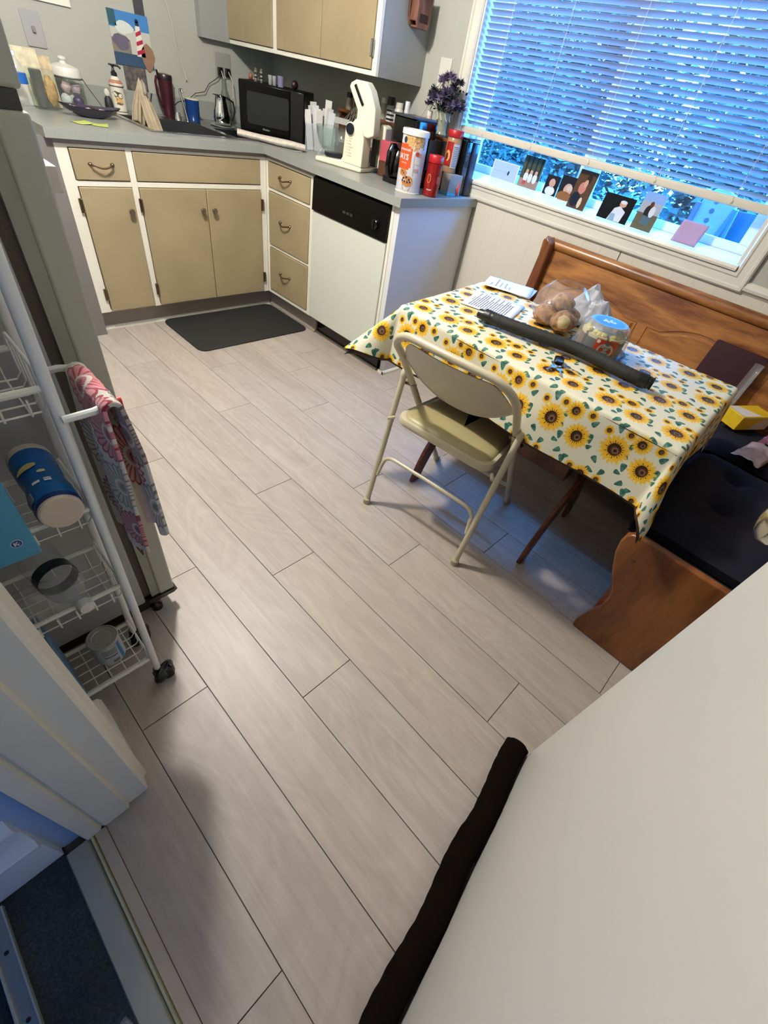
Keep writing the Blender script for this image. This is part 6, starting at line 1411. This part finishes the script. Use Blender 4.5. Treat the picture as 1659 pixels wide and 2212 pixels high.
def wbag(u, v):
    x = -.105 + .12 * v; y = -2.10 - .20 * u
    h = .10 * (sin(pi * u) ** .6) * (sin(pi * min(1, v * 1.05)) ** .7) + .040 * math.exp(-((u - .38) / .10) ** 2 - ((v - .62) / .2) ** 2)
    h *= 1 + .35 * noise.noise(Vector((u * 6, v * 6, 0))); h += .010 * abs(noise.noise(Vector((u * 14, v * 12, 4))))
    return Vector((x + .01 * noise.noise(Vector((u * 9, v * 9, 8))), y, TT + .002 + max(0, h)))
q.sheet(wbag, 40, 30, wb_); q.build('carrier_bag', None, 'white crumpled plastic bag behind the bread rolls', 'bag', smooth=25, solid=.0008)
# cake dome
kc = Vector((-.262, -2.352, TT)); ck = thing('cake_container', 'clear domed cake container with black tray beside the bread bag', 'cake container', tuple(kc))
M().lathe([(.070, 0), (.088, .003), (.096, .010), (.098, .013), (.094, .013), (.084, .006), (0, .006)], kc, P('black cake tray', '#060607', .45, spec=.2), 44).build('tray', ck)
q = M(); q.lathe([(.090, .013), (.090, .018), (.086, .020), (.084, .06), (.080, .082), (.070, .094), (.062, .098), (0, .098)], kc, plast_c, 44, caps=False); dm = q.build('dome', ck)
thc = atan2(CAM[1] - kc.y, CAM[0] - kc.x)
q = M(); f_ = lambda a, b: kc + Vector((a, b, .0988)); q.disc(0, 0, .060, .060, f_, P('light blue sticker', '#5a9ccb', .35), 36)
f2 = lambda a, b: kc + Vector((a, b, .0992)); q.disc(0, 0, .050, .050, f2, P('mid blue sticker', '#2f74b4', .35), 36)
ur = Vector((RX.x, RX.y, 0)).normalized(); uu = Vector((-ur.y, ur.x, 0)); f3 = lambda a, b: kc + ur * a + uu * b + Vector((0, 0, .0997)); q.text('46', .045, -.026, -.016, f3, P('sticker white', '#c7d9ea', .4), bold=.03); q.build('round_sticker', dm)
q = M(); fL = wrap((kc.x, kc.y, kc.z), .0855, thc, .0006); f2 = wrap(tuple(kc), .0855, thc, .0012); f3 = wrap(tuple(kc), .0855, thc, .0018)
q.rect(-.012, .062, .022, .066, fL, P('orange red sticker', '#ad3a20', .4), 12); q.disc(.026, .034, .026, .022, f2, P('sticker cream', '#b9b5a4', .4), 20); q.text('Carrot', .0125, .008, .040, f3, dink); q.text('CAKE', .008, .016, .030, f3, ink); q.rect(.010, .040, .014, .026, f3, P('teal ribbon', '#4f8a84', .4), 6); q.disc(-.004, .058, .006, .006, f2, paperw, 12); q.disc(.026, .056, .008, .006, f3, P('grey green leaf print', '#5e6a5c', .5), 12); q.build('label', dm)
slm_ = P('carrot cake', '#5a3218', .8, var=.3, vscale=60); ic = P('cream icing', '#c9bd8e', .5); ckk = P('dark chocolate cake', '#21100a', .8, var=.3, vscale=70)
for i in range(4):
    a0 = thc + radians(-100 + 62 * i); q = M(); n_ = 8; pts = [(.008 * cos(a0 + .45), .008 * sin(a0 + .45))] + [(.074 * cos(a0 + .9 * k / n_), .074 * sin(a0 + .9 * k / n_)) for k in range(n_ + 1)]
    q.prism([(kc.x + x, kc.y + y) for x, y in pts], 'z', TT + .008, TT + .056, [slm_, ckk, ckk, slm_][i]); so_ = q.build('cake_slice', None, ['carrot cake slice at the left in the clear dome', 'dark cake slice behind the orange sticker', 'dark cake slice at the right in the clear dome', 'cake slice at the back of the clear dome'][i], 'cake slice')
    q = M(); q.prism([(kc.x + x * .98, kc.y + y * .98) for x, y in pts], 'z', TT + .056, TT + .066, ic)
    for k in range(3): q.ball((kc.x + .055 * cos(a0 + .2 + .25 * k), kc.y + .055 * sin(a0 + .2 + .25 * k), TT + .068), (.012, .012, .010), P('pale yellow icing', '#c6bb6a', .5), 10, 6, .2, k)
    q.build('icing', so_)

# tidy helper props
for o in bpy.data.objects:
    if '_o' in o: del o['_o']
